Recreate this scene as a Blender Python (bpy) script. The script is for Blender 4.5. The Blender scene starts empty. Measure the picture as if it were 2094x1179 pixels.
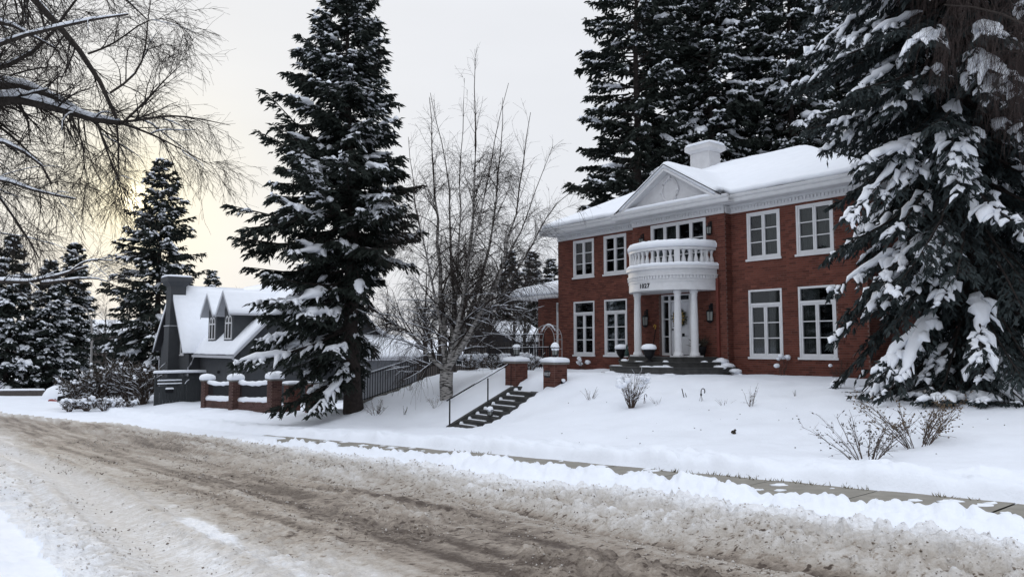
import bpy, math, random
import numpy as np
from mathutils import Vector

random.seed(7)
rng = np.random.default_rng(11)
C = bpy.context.scene.collection
SC = bpy.context.scene
R = math.radians

# ------------------------------------------------------------------ camera
HC = 1.65
cam = bpy.data.cameras.new('camera'); co = bpy.data.objects.new('camera', cam); C.objects.link(co)
co.location = (0, 0, HC)
PITCH = math.atan((708 - 589.5) / 1512.0)
co.rotation_euler = (math.pi / 2 + PITCH, 0, 0)
cam.sensor_width = 36.0; cam.lens = 1512.0 / 2094.0 * 36.0
cam.clip_start = 0.05; cam.clip_end = 3000
SC.camera = co

# ------------------------------------------------------------------ sky, sun, exposure
SUN_DIR = Vector((-0.517, 1.0, 0.197)).normalized()
SUN_EL = math.asin(SUN_DIR.z); SUN_AZ = math.atan2(SUN_DIR.x, SUN_DIR.y)
W = bpy.data.worlds.new('World'); SC.world = W; W.use_nodes = True
nt = W.node_tree; nt.nodes.clear(); N = nt.nodes; LK = nt.links.new
out = N.new('ShaderNodeOutputWorld'); bg = N.new('ShaderNodeBackground'); bg.inputs[1].default_value = 0.1
sky = N.new('ShaderNodeTexSky'); sky.sky_type = 'NISHITA'; sky.sun_disc = False
sky.sun_elevation = SUN_EL; sky.sun_rotation = SUN_AZ; sky.dust_density = 3.0
tc = N.new('ShaderNodeTexCoord')
# high overcast deck: grey-white, zenith raised to brighten the lawn, thinner round the low sun
sep = N.new('ShaderNodeSeparateXYZ'); LK(tc.outputs['Generated'], sep.inputs[0])
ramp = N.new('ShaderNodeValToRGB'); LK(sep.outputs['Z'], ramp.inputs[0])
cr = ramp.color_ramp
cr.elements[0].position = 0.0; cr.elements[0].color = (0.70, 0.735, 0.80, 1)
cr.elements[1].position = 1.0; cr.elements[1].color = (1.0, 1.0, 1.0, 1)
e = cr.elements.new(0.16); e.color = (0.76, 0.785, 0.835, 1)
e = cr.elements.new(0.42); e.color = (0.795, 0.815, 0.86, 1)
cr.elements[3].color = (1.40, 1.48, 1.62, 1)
nz = N.new('ShaderNodeTexNoise'); nz.inputs['Scale'].default_value = 2.2; nz.inputs['Detail'].default_value = 5
mp = N.new('ShaderNodeMapping'); mp.inputs['Scale'].default_value = (1, 1, 3.5)
LK(tc.outputs['Generated'], mp.inputs[0]); LK(mp.outputs[0], nz.inputs[0])
nr = N.new('ShaderNodeMapRange'); nr.inputs[1].default_value = 0.3; nr.inputs[2].default_value = 0.7
nr.inputs[3].default_value = 9.2; nr.inputs[4].default_value = 9.8; LK(nz.outputs[0], nr.inputs[0])
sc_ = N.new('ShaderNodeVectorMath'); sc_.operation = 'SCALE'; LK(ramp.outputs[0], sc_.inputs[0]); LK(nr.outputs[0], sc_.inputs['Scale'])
dot = N.new('ShaderNodeVectorMath'); dot.operation = 'DOT_PRODUCT'
nrm = N.new('ShaderNodeVectorMath'); nrm.operation = 'NORMALIZE'; LK(tc.outputs['Generated'], nrm.inputs[0])
LK(nrm.outputs[0], dot.inputs[0]); dot.inputs[1].default_value = SUN_DIR
def glow(power, col, prev):
    m0 = N.new('ShaderNodeMath'); m0.operation = 'MAXIMUM'; LK(dot.outputs['Value'], m0.inputs[0]); m0.inputs[1].default_value = 0
    m = N.new('ShaderNodeMath'); m.operation = 'POWER'; LK(m0.outputs[0], m.inputs[0]); m.inputs[1].default_value = power
    v = N.new('ShaderNodeVectorMath'); v.operation = 'SCALE'; v.inputs[0].default_value = col; LK(m.outputs[0], v.inputs['Scale'])
    a = N.new('ShaderNodeVectorMath'); a.operation = 'ADD'; LK(prev.outputs[0], a.inputs[0]); LK(v.outputs[0], a.inputs[1])
    return a
g = glow(9000, (14.0, 12.0, 8.0), sc_)
g = glow(7000, (9.0, 8.0, 6.0), g)
g = glow(900, (1.7, 1.2, -.1), g)
g = glow(160, (.95, .60, -.75), g)
g = glow(24, (.45, .28, -.25), g)
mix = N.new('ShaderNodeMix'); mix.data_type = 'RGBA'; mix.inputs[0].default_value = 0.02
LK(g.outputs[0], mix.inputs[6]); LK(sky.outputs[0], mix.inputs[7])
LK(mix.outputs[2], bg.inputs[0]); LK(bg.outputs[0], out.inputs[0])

sl = bpy.data.lights.new('sun', 'SUN'); sl.energy = 0.6; sl.angle = R(14); sl.color = (1.0, 0.9, 0.76)
so = bpy.data.objects.new('sun', sl); C.objects.link(so)
so.rotation_euler = SUN_DIR.to_track_quat('Z', 'Y').to_euler(); so.location = (-40, 80, 40)

SC.view_settings.view_transform = 'Standard'; SC.view_settings.look = 'None'
SC.view_settings.exposure = 0.15; SC.view_settings.gamma = 1.0; SC.view_settings.use_curve_mapping = False

# ------------------------------------------------------------------ street frame (s along the street, t away from the camera)
UX, UY = .628, -.778
_l = math.hypot(UX, UY); UX /= _l; UY /= _l
NX, NY = -UY, UX
ROT = math.atan2(UY, UX)
def ST(x, y): return x * UX + y * UY, x * NX + y * NY
def XY(s, t): return s * UX + t * NX, s * UY + t * NY
def P3(s, t, z): x, y = XY(s, t); return (x, y, z)
def at(px, py, Y):
    """point at depth Y along the camera's forward ground axis, from photograph pixel coordinates (used for planning positions)"""
    dx = (px - 1047) / 1512.; dy = -(py - 589.5) / 1512.
    fy = math.cos(PITCH) - dy * math.sin(PITCH); fz = math.sin(PITCH) + dy * math.cos(PITCH)
    k = Y / fy
    return Vector((dx * k, Y, HC + fz * k))

def smst(x, a, b):
    u = np.clip((np.asarray(x, float) - a) / (b - a), 0, 1); return u * u * (3 - 2 * u)
def _hash(ix, iy, seed):
    h = (ix.astype(np.int64) * 374761393 + iy.astype(np.int64) * 668265263 + seed * 974634777) & 0xffffffff
    h = ((h ^ (h >> 13)) * 1274126177) & 0xffffffff
    h = (h ^ (h >> 16)) & 0xffffffff
    return h / 4294967295.0
def vnoise(x, y, seed=0):
    x = np.asarray(x, float); y = np.asarray(y, float)
    ix = np.floor(x); iy = np.floor(y); fx = x - ix; fy = y - iy
    fx = fx * fx * fx * (fx * (fx * 6 - 15) + 10); fy = fy * fy * fy * (fy * (fy * 6 - 15) + 10)
    a = _hash(ix, iy, seed); b = _hash(ix + 1, iy, seed); c = _hash(ix, iy + 1, seed); d = _hash(ix + 1, iy + 1, seed)
    return (a * (1 - fx) + b * fx) * (1 - fy) + (c * (1 - fx) + d * fx) * fy
def fbm(x, y, o=4, seed=0):
    v = 0; a = .5; tot = 0
    x = np.asarray(x, float); y = np.asarray(y, float)
    for k in range(o):
        v = v + a * vnoise(x, y, seed + k * 17); tot += a; a *= .5
        x = x * 2.03 + 3.1; y = y * 2.03 + 1.7
    return v / tot

def worley(x, y, seed=0, jit=.9):
    """rounded lumps: 1 at a lump's middle, 0 in the creases"""
    x = np.asarray(x, float); y = np.asarray(y, float); ix = np.floor(x); iy = np.floor(y)
    d1 = np.full(x.shape, 9.); hh = np.zeros(x.shape)
    for i in (-1, 0, 1):
        for j in (-1, 0, 1):
            cx = ix + i; cy = iy + j
            px = cx + .5 + (_hash(cx, cy, seed) - .5) * jit; py = cy + .5 + (_hash(cx, cy, seed + 7) - .5) * jit
            d = (x - px) ** 2 + (y - py) ** 2
            k = d < d1; hh = np.where(k, _hash(cx, cy, seed + 13), hh); d1 = np.where(k, d, d1)
    return np.clip(1 - d1 * 1.6, 0, 1) * (.25 + .75 * hh)
def zr(s):
    a = .055 * np.asarray(s, float); w = .35
    lo = -2.4 + w * np.logaddexp(0, (a + 2.4) / w)
    return 1.2 - w * np.logaddexp(0, (1.2 - lo) / w)
def zl(s, t):
    """snow surface of lawn and lots, without small relief"""
    s = np.asarray(s, float); t = np.asarray(t, float)
    base = zr(s)
    steep = smst(s, -26, -22) * (1 - smst(s, -18.0, -15.6))
    f = smst(t, 10.2, 20.0) * (1 - steep) + smst(t, 13.0, 18.2) * steep
    lawn = base + .10 + (.65 - base - .10) * f
    grey = base + .10 + .30 * smst(t, 10.0, 13.0) + .15 * smst(t, 13, 30)
    wlo = smst(s, -34, -27); whi = smst(s, -27.35, -27.05)
    k = smst(t, 13.2, 14.4)
    w = wlo * (1 - k) + whi * k
    h = grey * (1 - w) + lawn * w
    line = -1.02 + np.clip(t - 13.75, 0, 2.7) / 2.6 * 1.14 - .34
    inst = smst(s, -20.22, -20.02) * (1 - smst(s, -18.78, -18.55)) * smst(t, 13.2, 13.7) * (1 - smst(t, 16.3, 16.9))
    return h * (1 - inst) + np.minimum(h, line) * inst

# ------------------------------------------------------------------ materials
MATS = {}
def mat(name, col, rough=.8, var=.15, scale=6.0, bump=0.0, bscale=40.0, spec=.3, col2=None, metallic=0.0, detail=4):
    m = bpy.data.materials.new(name); m.use_nodes = True
    n = m.node_tree.nodes; L = m.node_tree.links.new
    p = n['Principled BSDF']; p.inputs['Roughness'].default_value = rough
    p.inputs['Specular IOR Level'].default_value = spec; p.inputs['Metallic'].default_value = metallic
    t = n.new('ShaderNodeTexCoord')
    nz = n.new('ShaderNodeTexNoise'); nz.inputs['Scale'].default_value = scale; nz.inputs['Detail'].default_value = detail
    L(t.outputs['Object'], nz.inputs[0])
    mx = n.new('ShaderNodeMix'); mx.data_type = 'RGBA'
    c2 = col2 or tuple(min(1, c * (1 + var)) for c in col); c1 = tuple(c * (1 - var) for c in col) if col2 is None else col
    mx.inputs[6].default_value = (*c1, 1); mx.inputs[7].default_value = (*c2, 1)
    r = n.new('ShaderNodeMapRange'); r.inputs[1].default_value = .3; r.inputs[2].default_value = .7
    L(nz.outputs[0], r.inputs[0]); L(r.outputs[0], mx.inputs[0]); L(mx.outputs[2], p.inputs['Base Color'])
    if bump:
        b = n.new('ShaderNodeBump'); b.inputs['Strength'].default_value = bump; b.inputs['Distance'].default_value = .02
        n2 = n.new('ShaderNodeTexNoise'); n2.inputs['Scale'].default_value = bscale; n2.inputs['Detail'].default_value = 5
        L(t.outputs['Object'], n2.inputs[0]); L(n2.outputs[0], b.inputs['Height']); L(b.outputs[0], p.inputs['Normal'])
    MATS[name] = m
    return m
M_snow = mat('snow', (.83, .86, .915), .65, .02, 3, .25, 30, .2)
M_gsnow = mat('ground snow', (.82, .855, .92), .65, .025, 1.2, .35, 22, .2)
M_white = mat('white painted trim', (.63, .635, .65), .5, .05, 5, 0, 0, .35)
M_stucco = mat('white render', (.60, .60, .615), .8, .06, 4, .15, 60)
M_mortar = mat('mortar', (.175, .115, .10), .9, .15, 12, .2, 90)
M_wdark = mat('dark interior', (.012, .013, .015), .9, .1)
M_curt = mat('curtain', (.19, .20, .18), .9, .12, 5)
M_black = mat('black iron', (.012, .012, .014), .6, .1, spec=.15)
M_conc = mat('step concrete', (.058, .058, .057), .9, .25, 5, .3, 70)
M_cap = mat('cap stone', (.17, .165, .155), .9, .2, 8, .3, 60)
M_grey = mat('grey stucco', (.058, .062, .068), .9, .08, 3, .15, 60)
M_greywood = mat('grey painted boards', (.040, .044, .047), .75, .12, 6, .15, 50)
M_gutter = mat('pale grey gutter', (.40, .41, .44), .5, .06, 4)
M_shingle = mat('dark shingle', (.03, .03, .035), .9, .3, 14, .3, 40)
M_bark = mat('spruce bark', (.030, .024, .022), .95, .35, 9, .6, 30)
M_needle = mat('spruce needles', (.017, .023, .019), .75, .35, 2.5, 0, 0, .25)
M_needleb = mat('blue spruce needles', (.026, .035, .036), .75, .35, 2.5, 0, 0, .25)
M_twig = mat('bare twigs', (.026, .021, .018), .9, .25, 5)
M_limb = mat('limb bark', (.040, .033, .029), .95, .35, 14, .5, 50)
M_btwig = mat('birch twigs', (.030, .023, .020), .9, .25, 5)
M_browntw = mat('hanging birch twigs', (.036, .025, .023), .9, .25, 5)
M_shrub = mat('shrub canes', (.075, .055, .045), .9, .3, 8)
M_leaf = mat('withered leaves', (.12, .085, .05), .8, .4, 30)
M_leafd = mat('dark shrub leaves', (.042, .033, .024), .8, .4, 12)
M_metalw = mat('white enamelled metal', (.42, .42, .43), .5, .08)
M_slate = mat('house number plate', (.02, .02, .022), .5, .1)
M_down = mat('brown downspout', (.13, .035, .026), .5, .1)
M_door = mat('white door', (.62, .63, .66), .45, .03)
M_wreath = mat('wreath foliage', (.06, .065, .03), .8, .5, 25)
M_wreathg = mat('wreath gold bows', (.28, .19, .06), .6, .3, 25)
M_orange = mat('orange plastic', (.45, .17, .06), .5, .1)
M_red = mat('red plastic', (.28, .06, .05), .4, .1)
M_lamp = mat('lamp pole metal', (.30, .29, .28), .6, .1)
M_fbrick = mat('far wall', (.08, .07, .065), .9, .2)
M_yellow = mat('yellow cord', (.5, .3, .05), .6, .1)
M_lampglass = mat('lantern glass', (.22, .23, .22), .15, .1, 5, 0, 0, .5)
M_grass = mat('dry grass', (.16, .14, .09), .9, .35, 20)
M_soil = mat('dark soil', (.02, .017, .014), .9, .3, 20)

def brick_mat(name='red brick', k=1.0, gray=0.0):
    m = bpy.data.materials.new(name); m.use_nodes = True
    n = m.node_tree.nodes; L = m.node_tree.links.new; p = n['Principled BSDF']
    p.inputs['Roughness'].default_value = .88; p.inputs['Specular IOR Level'].default_value = .2
    g = n.new('ShaderNodeNewGeometry'); oi = n.new('ShaderNodeObjectInfo')
    ad = n.new('ShaderNodeMath'); ad.operation = 'ADD'; L(g.outputs['Random Per Island'], ad.inputs[0]); L(oi.outputs['Random'], ad.inputs[1])
    fr = n.new('ShaderNodeMath'); fr.operation = 'FRACT'; L(ad.outputs[0], fr.inputs[0])
    r = n.new('ShaderNodeValToRGB'); L(fr.outputs[0], r.inputs[0])
    c = r.color_ramp; c.elements[0].color = (.084, .030, .022, 1); c.elements[1].color = (.182, .066, .047, 1)
    e = c.elements.new(.5); e.color = (.133, .046, .033, 1)
    e = c.elements.new(.93); e.color = (.150, .053, .038, 1)
    t = n.new('ShaderNodeTexCoord'); nz = n.new('ShaderNodeTexNoise'); nz.inputs['Scale'].default_value = .9; nz.inputs['Detail'].default_value = 6
    gp = n.new('ShaderNodeNewGeometry'); L(gp.outputs['Position'], nz.inputs[0])
    mr = n.new('ShaderNodeMapRange'); mr.inputs[1].default_value = .3; mr.inputs[2].default_value = .7; mr.inputs[3].default_value = .82; mr.inputs[4].default_value = 1.12
    L(nz.outputs[0], mr.inputs[0])
    v = n.new('ShaderNodeVectorMath'); v.operation = 'SCALE'; L(r.outputs[0], v.inputs[0]); L(mr.outputs[0], v.inputs['Scale'])
    if gray:
        h = n.new('ShaderNodeHueSaturation'); h.inputs['Saturation'].default_value = 1 - gray; h.inputs['Value'].default_value = k
        L(v.outputs[0], h.inputs['Color']); L(h.outputs[0], p.inputs['Base Color'])
    else: L(v.outputs[0], p.inputs['Base Color'])
    return m
M_brick = brick_mat(); M_brick2 = brick_mat('brown brick', .62, .30); M_brick3 = brick_mat('dark red brick', .74, .10)

def glass_mat():
    m = bpy.data.materials.new('window glass'); m.use_nodes = True
    n = m.node_tree.nodes; L = m.node_tree.links.new; n.remove(n['Principled BSDF'])
    o = n['Material Output']
    t = n.new('ShaderNodeBsdfTransparent'); t.inputs[0].default_value = (.62, .65, .66, 1)
    g = n.new('ShaderNodeBsdfGlossy'); g.inputs['Roughness'].default_value = .03; g.inputs[0].default_value = (.9, .92, .95, 1)
    f = n.new('ShaderNodeFresnel'); f.inputs[0].default_value = 1.45
    nz = n.new('ShaderNodeTexNoise'); nz.inputs['Scale'].default_value = 1.5
    gp = n.new('ShaderNodeNewGeometry'); L(gp.outputs['Position'], nz.inputs[0])
    b = n.new('ShaderNodeBump'); b.inputs['Strength'].default_value = .08; L(nz.outputs[0], b.inputs['Height']); L(b.outputs[0], g.inputs['Normal'])
    x = n.new('ShaderNodeMixShader'); L(f.outputs[0], x.inputs[0]); L(t.outputs[0], x.inputs[1]); L(g.outputs[0], x.inputs[2])
    L(x.outputs[0], o.inputs[0])
    return m
M_glass = glass_mat()

def birch_mat():
    m = bpy.data.materials.new('birch bark'); m.use_nodes = True
    n = m.node_tree.nodes; L = m.node_tree.links.new; p = n['Principled BSDF']; p.inputs['Roughness'].default_value = .8
    t = n.new('ShaderNodeTexCoord'); mp = n.new('ShaderNodeMapping'); mp.inputs['Scale'].default_value = (3, 3, 11)
    L(t.outputs['Object'], mp.inputs[0]); nz = n.new('ShaderNodeTexNoise'); nz.inputs['Scale'].default_value = 1.6; nz.inputs['Detail'].default_value = 6
    L(mp.outputs[0], nz.inputs[0]); r = n.new('ShaderNodeValToRGB'); L(nz.outputs[0], r.inputs[0])
    c = r.color_ramp; c.elements[0].position = .42; c.elements[0].color = (.03, .027, .025, 1); c.elements[1].position = .52; c.elements[1].color = (.29, .275, .26, 1)
    L(r.outputs[0], p.inputs['Base Color'])
    return m
M_birch = birch_mat()

def road_mat():
    m = bpy.data.materials.new('slush'); m.use_nodes = True
    n = m.node_tree.nodes; L = m.node_tree.links.new; p = n['Principled BSDF']
    p.inputs['Roughness'].default_value = .6; p.inputs['Specular IOR Level'].default_value = .3
    a = n.new('ShaderNodeAttribute'); a.attribute_name = 'dirt_shade'
    t = n.new('ShaderNodeTexCoord')
    nz = n.new('ShaderNodeTexNoise'); nz.inputs['Scale'].default_value = 14; nz.inputs['Detail'].default_value = 6; nz.inputs['Roughness'].default_value = .7
    L(t.outputs['Object'], nz.inputs[0])
    mpr = n.new('ShaderNodeMapping'); mpr.inputs['Rotation'].default_value = (0, 0, -ROT); mpr.inputs['Scale'].default_value = (.55, 1, 1); L(t.outputs['Object'], mpr.inputs[0])
    nz.inputs['Scale'].default_value = 17; L(mpr.outputs[0], nz.inputs[0])
    ad = n.new('ShaderNodeMath'); ad.operation = 'MULTIPLY_ADD'; L(nz.outputs[0], ad.inputs[0]); ad.inputs[1].default_value = .7
    s2 = n.new('ShaderNodeMath'); s2.operation = 'SUBTRACT'; L(a.outputs['Fac'], s2.inputs[0]); s2.inputs[1].default_value = .35
    L(s2.outputs[0], ad.inputs[2])
    sk = n.new('ShaderNodeTexNoise'); sk.inputs['Scale'].default_value = 15; sk.inputs['Detail'].default_value = 2.5; sk.inputs['Roughness'].default_value = .65; L(mpr.outputs[0], sk.inputs[0])
    skr = n.new('ShaderNodeMapRange'); skr.inputs[1].default_value = .57; skr.inputs[2].default_value = .66; L(sk.outputs[0], skr.inputs[0])  # dark specks painted for the shaded gaps between slush crumbs
    lo_ = n.new('ShaderNodeTexNoise'); lo_.inputs['Scale'].default_value = 1.3; lo_.inputs['Detail'].default_value = 4; L(mpr.outputs[0], lo_.inputs[0])
    lor = n.new('ShaderNodeMapRange'); lor.inputs[1].default_value = .38; lor.inputs[2].default_value = .62; lor.inputs[3].default_value = .12; lor.inputs[4].default_value = .65; L(lo_.outputs[0], lor.inputs[0])
    mk = n.new('ShaderNodeMath'); mk.operation = 'MULTIPLY'; L(skr.outputs[0], mk.inputs[0]); L(lor.outputs[0], mk.inputs[1])
    mk2 = n.new('ShaderNodeMath'); mk2.operation = 'MULTIPLY'; L(mk.outputs[0], mk2.inputs[0])
    dm_ = n.new('ShaderNodeMapRange'); dm_.inputs[1].default_value = .12; dm_.inputs[2].default_value = .45; L(a.outputs['Fac'], dm_.inputs[0]); L(dm_.outputs[0], mk2.inputs[1])
    ad2 = n.new('ShaderNodeMath'); ad2.operation = 'ADD'; L(ad.outputs[0], ad2.inputs[0]); L(mk2.outputs[0], ad2.inputs[1])
    r = n.new('ShaderNodeValToRGB'); L(ad2.outputs[0], r.inputs[0])
    c = r.color_ramp
    c.elements[0].position = 0.0; c.elements[0].color = (.80, .81, .835, 1)
    c.elements[1].position = 1.0; c.elements[1].color = (.075, .055, .043, 1)
    for q, cc in ((.22, (.58, .56, .54)), (.45, (.45, .415, .375)), (.7, (.30, .255, .212))):
        e = c.elements.new(q); e.color = (*cc, 1)
    L(r.outputs[0], p.inputs['Base Color'])
    b = n.new('ShaderNodeBump'); b.inputs['Strength'].default_value = .9; b.inputs['Distance'].default_value = .04
    n2 = n.new('ShaderNodeTexNoise'); n2.inputs['Scale'].default_value = 22; n2.inputs['Detail'].default_value = 5
    L(t.outputs['Object'], n2.inputs[0]); L(n2.outputs[0], b.inputs['Height']); L(b.outputs[0], p.inputs['Normal'])
    return m
M_road = road_mat()
M_walk = mat('sidewalk concrete', (.25, .235, .205), .85, .14, 5, .2, 60)

# ------------------------------------------------------------------ object helpers
def tag(o, label=None, cat=None, group=None, kind=None):
    if label: o['label'] = label
    if cat: o['category'] = cat
    if group: o['group'] = group
    if kind: o['kind'] = kind
    return o
def thing(name, label, cat, loc=(0, 0, 0), rz=0.0, group=None):
    o = bpy.data.objects.new(name, None); C.objects.link(o); o.location = loc; o.rotation_euler = (0, 0, rz)
    o.empty_display_size = .2
    return tag(o, label, cat, group)
def link(name, me, parent=None, loc=(0, 0, 0), rz=0.0):
    o = bpy.data.objects.new(name, me); C.objects.link(o); o.location = loc; o.rotation_euler = (0, 0, rz)
    if parent is not None: o.parent = parent
    return o
def copy_tree(o, parent=None):
    c = o.copy(); C.objects.link(c)
    if parent is not None: c.parent = parent
    for ch in list(o.children): copy_tree(ch, c)
    return c

class MB:
    """collects small shapes into one mesh"""
    def __init__(s): s.v = []; s.f = []
    def add(s, vs, fs):
        b = len(s.v); s.v.extend([tuple(v) for v in vs]); s.f.extend([tuple(i + b for i in f) for f in fs]); return s
    def box(s, x0, x1, y0, y1, z0, z1):
        return s.add([(x0, y0, z0), (x1, y0, z0), (x1, y1, z0), (x0, y1, z0), (x0, y0, z1), (x1, y0, z1), (x1, y1, z1), (x0, y1, z1)],
                     [(0, 3, 2, 1), (4, 5, 6, 7), (0, 1, 5, 4), (1, 2, 6, 5), (2, 3, 7, 6), (3, 0, 4, 7)])
    def prism(s, poly, z0, z1):
        n = len(poly)
        return s.add([(x, y, z0) for x, y in poly] + [(x, y, z1) for x, y in poly],
                     [tuple(reversed(range(n))), tuple(range(n, 2 * n))] + [(i, (i + 1) % n, n + (i + 1) % n, n + i) for i in range(n)])
    def extrude(s, poly3, d):
        n = len(poly3); d = Vector(d)
        vs = [Vector(p) for p in poly3]
        return s.add(vs + [v + d for v in vs],
                     [tuple(reversed(range(n))), tuple(range(n, 2 * n))] + [(i, (i + 1) % n, n + (i + 1) % n, n + i) for i in range(n)])
    def beam(s, p, q, w, h):
        p = Vector(p); q = Vector(q); d = (q - p).normalized()
        up = Vector((0, 0, 1)) if abs(d.z) < .95 else Vector((1, 0, 0))
        x = d.cross(up).normalized(); y = x.cross(d)
        vs = []
        for c in (p, q):
            for a, b in ((-1, -1), (1, -1), (1, 1), (-1, 1)): vs.append(c + x * a * w / 2 + y * b * h / 2)
        return s.add(vs, [(0, 3, 2, 1), (4, 5, 6, 7), (0, 1, 5, 4), (1, 2, 6, 5), (2, 3, 7, 6), (3, 0, 4, 7)])
    def tube(s, pts, rad, n=8):
        pts = [Vector(p) for p in pts]
        if not hasattr(rad, '__len__'): rad = [rad] * len(pts)
        vs = []; K = len(pts)
        for i, p in enumerate(pts):
            d = (pts[min(i + 1, K - 1)] - pts[max(i - 1, 0)]).normalized()
            up = Vector((0, 0, 1)) if abs(d.z) < .9 else Vector((1, 0, 0))
            x = d.cross(up).normalized(); y = x.cross(d)
            for k in range(n):
                a = 2 * math.pi * k / n; vs.append(p + (x * math.cos(a) + y * math.sin(a)) * rad[i])
        fs = [(i * n + k, i * n + (k + 1) % n, (i + 1) * n + (k + 1) % n, (i + 1) * n + k) for i in range(K - 1) for k in range(n)]
        fs += [tuple(reversed(range(n))), tuple(range((K - 1) * n, K * n))]
        return s.add(vs, fs)
    def lathe(s, prof, c=(0, 0, 0), n=16):
        vs = []; K = len(prof)
        for r, z in prof:
            for k in range(n):
                a = 2 * math.pi * k / n; vs.append((c[0] + r * math.cos(a), c[1] + r * math.sin(a), c[2] + z))
        fs = [(i * n + k, i * n + (k + 1) % n, (i + 1) * n + (k + 1) % n, (i + 1) * n + k) for i in range(K - 1) for k in range(n)]
        fs += [tuple(reversed(range(n))), tuple(range((K - 1) * n, K * n))]
        return s.add(vs, fs)
    def blob(s, c, rx, ry, rz, n=8, m=5, j=.12):
        vs = [(c[0], c[1], c[2] - rz)]
        for i in range(1, m):
            th = math.pi * i / m
            for k in range(n):
                a = 2 * math.pi * k / n; q = 1 + random.uniform(-j, j)
                vs.append((c[0] + rx * q * math.sin(th) * math.cos(a), c[1] + ry * q * math.sin(th) * math.sin(a), c[2] - rz * q * math.cos(th)))
        vs.append((c[0], c[1], c[2] + rz)); T = len(vs) - 1
        fs = [(0, 1 + (k + 1) % n, 1 + k) for k in range(n)]
        for i in range(m - 2):
            fs += [(1 + i * n + k, 1 + i * n + (k + 1) % n, 1 + (i + 1) * n + (k + 1) % n, 1 + (i + 1) * n + k) for k in range(n)]
        b = 1 + (m - 2) * n
        fs += [(b + k, b + (k + 1) % n, T) for k in range(n)]
        return s.add(vs, fs)
    def cap(s, x0, x1, y0, y1, z, h, over=.03, j=.12, n=6):
        """rounded cushion of snow on a rectangle"""
        cx, cy, hx, hy = (x0 + x1) / 2, (y0 + y1) / 2, (x1 - x0) / 2, (y1 - y0) / 2
        ring = []
        for k in range(n): ring.append((-1 + 2 * k / n, -1))
        for k in range(n): ring.append((1, -1 + 2 * k / n))
        for k in range(n): ring.append((1 - 2 * k / n, 1))
        for k in range(n): ring.append((-1, 1 - 2 * k / n))
        K = len(ring); r = min(hx, hy)
        vs = []
        nse = [random.uniform(1 - j, 1 + j) for _ in range(K)]
        nse = [(nse[i - 1] + nse[i] + nse[(i + 1) % K]) / 3 for i in range(K)]
        for dz, ins in ((0, 0), (.35, -over), (.7, -over * .3), (.9, .22 * r), (1.0, .55 * r)):
            for (a, b), q in zip(ring, nse):
                # soften the corners
                cc = 1 - .12 * (abs(a) * abs(b)) ** 3 * (1 if dz > 0 else .3)
                sx = max(.0, hx - ins * q) * cc; sy = max(.0, hy - ins * q) * cc
                vs.append((cx + a * sx, cy + b * sy, z + h * dz * (q if dz > 0 else 1)))
        vs.append((cx, cy, z + h * 1.04)); T = len(vs) - 1
        fs = []
        for i in range(4):
            fs += [(i * K + k, i * K + (k + 1) % K, (i + 1) * K + (k + 1) % K, (i + 1) * K + k) for k in range(K)]
        fs += [(4 * K + k, 4 * K + (k + 1) % K, T) for k in range(K)]
        fs += [tuple(reversed(range(K)))]
        return s.add(vs, fs)
    def mesh(s, name, m, smooth=False):
        me = bpy.data.meshes.new(name); me.from_pydata(s.v, [], s.f); me.materials.append(m)
        if smooth: me.polygons.foreach_set('use_smooth', [True] * len(me.polygons))
        me.update(); return me
    def build(s, name, m, parent=None, loc=(0, 0, 0), rz=0.0, smooth=False, bevel=0, kind=None):
        o = link(name, s.mesh(name, m, smooth), parent, loc, rz)
        if bevel:
            b = o.modifiers.new('bevel', 'BEVEL'); b.width = bevel; b.segments = 2; b.limit_method = 'ANGLE'
        if kind: o['kind'] = kind
        return o

class ACC:
    """large meshes from numpy arrays"""
    def __init__(s): s.V = []; s.Q = []; s.T = []; s.n = 0
    def add(s, V, Q=None, T=None):
        V = np.asarray(V, np.float32).reshape(-1, 3)
        if Q is not None and len(Q): s.Q.append(np.asarray(Q, np.int64) + s.n)
        if T is not None and len(T): s.T.append(np.asarray(T, np.int64) + s.n)
        s.V.append(V); s.n += len(V)
    def mesh(s, name, m, smooth=False):
        V = np.concatenate(s.V) if s.V else np.zeros((0, 3), np.float32)
        Q = np.concatenate(s.Q) if s.Q else np.zeros((0, 4), np.int64)
        T = np.concatenate(s.T) if s.T else np.zeros((0, 3), np.int64)
        me = bpy.data.meshes.new(name)
        me.vertices.add(len(V)); me.vertices.foreach_set('co', V.ravel())
        nl = len(Q) * 4 + len(T) * 3; me.loops.add(nl)
        me.loops.foreach_set('vertex_index', np.concatenate([Q.ravel(), T.ravel()]).astype(np.int32))
        me.polygons.add(len(Q) + len(T))
        st = np.concatenate([np.arange(len(Q)) * 4, len(Q) * 4 + np.arange(len(T)) * 3]).astype(np.int32)
        me.polygons.foreach_set('loop_start', st)
        if smooth: me.polygons.foreach_set('use_smooth', np.ones(len(st), bool))
        me.materials.append(m); me.update(calc_edges=True); me.validate()
        return me
    def build(s, name, m, parent=None, smooth=False, kind=None):
        o = link(name, s.mesh(name, m, smooth), parent)
        if kind: o['kind'] = kind
        return o

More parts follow.
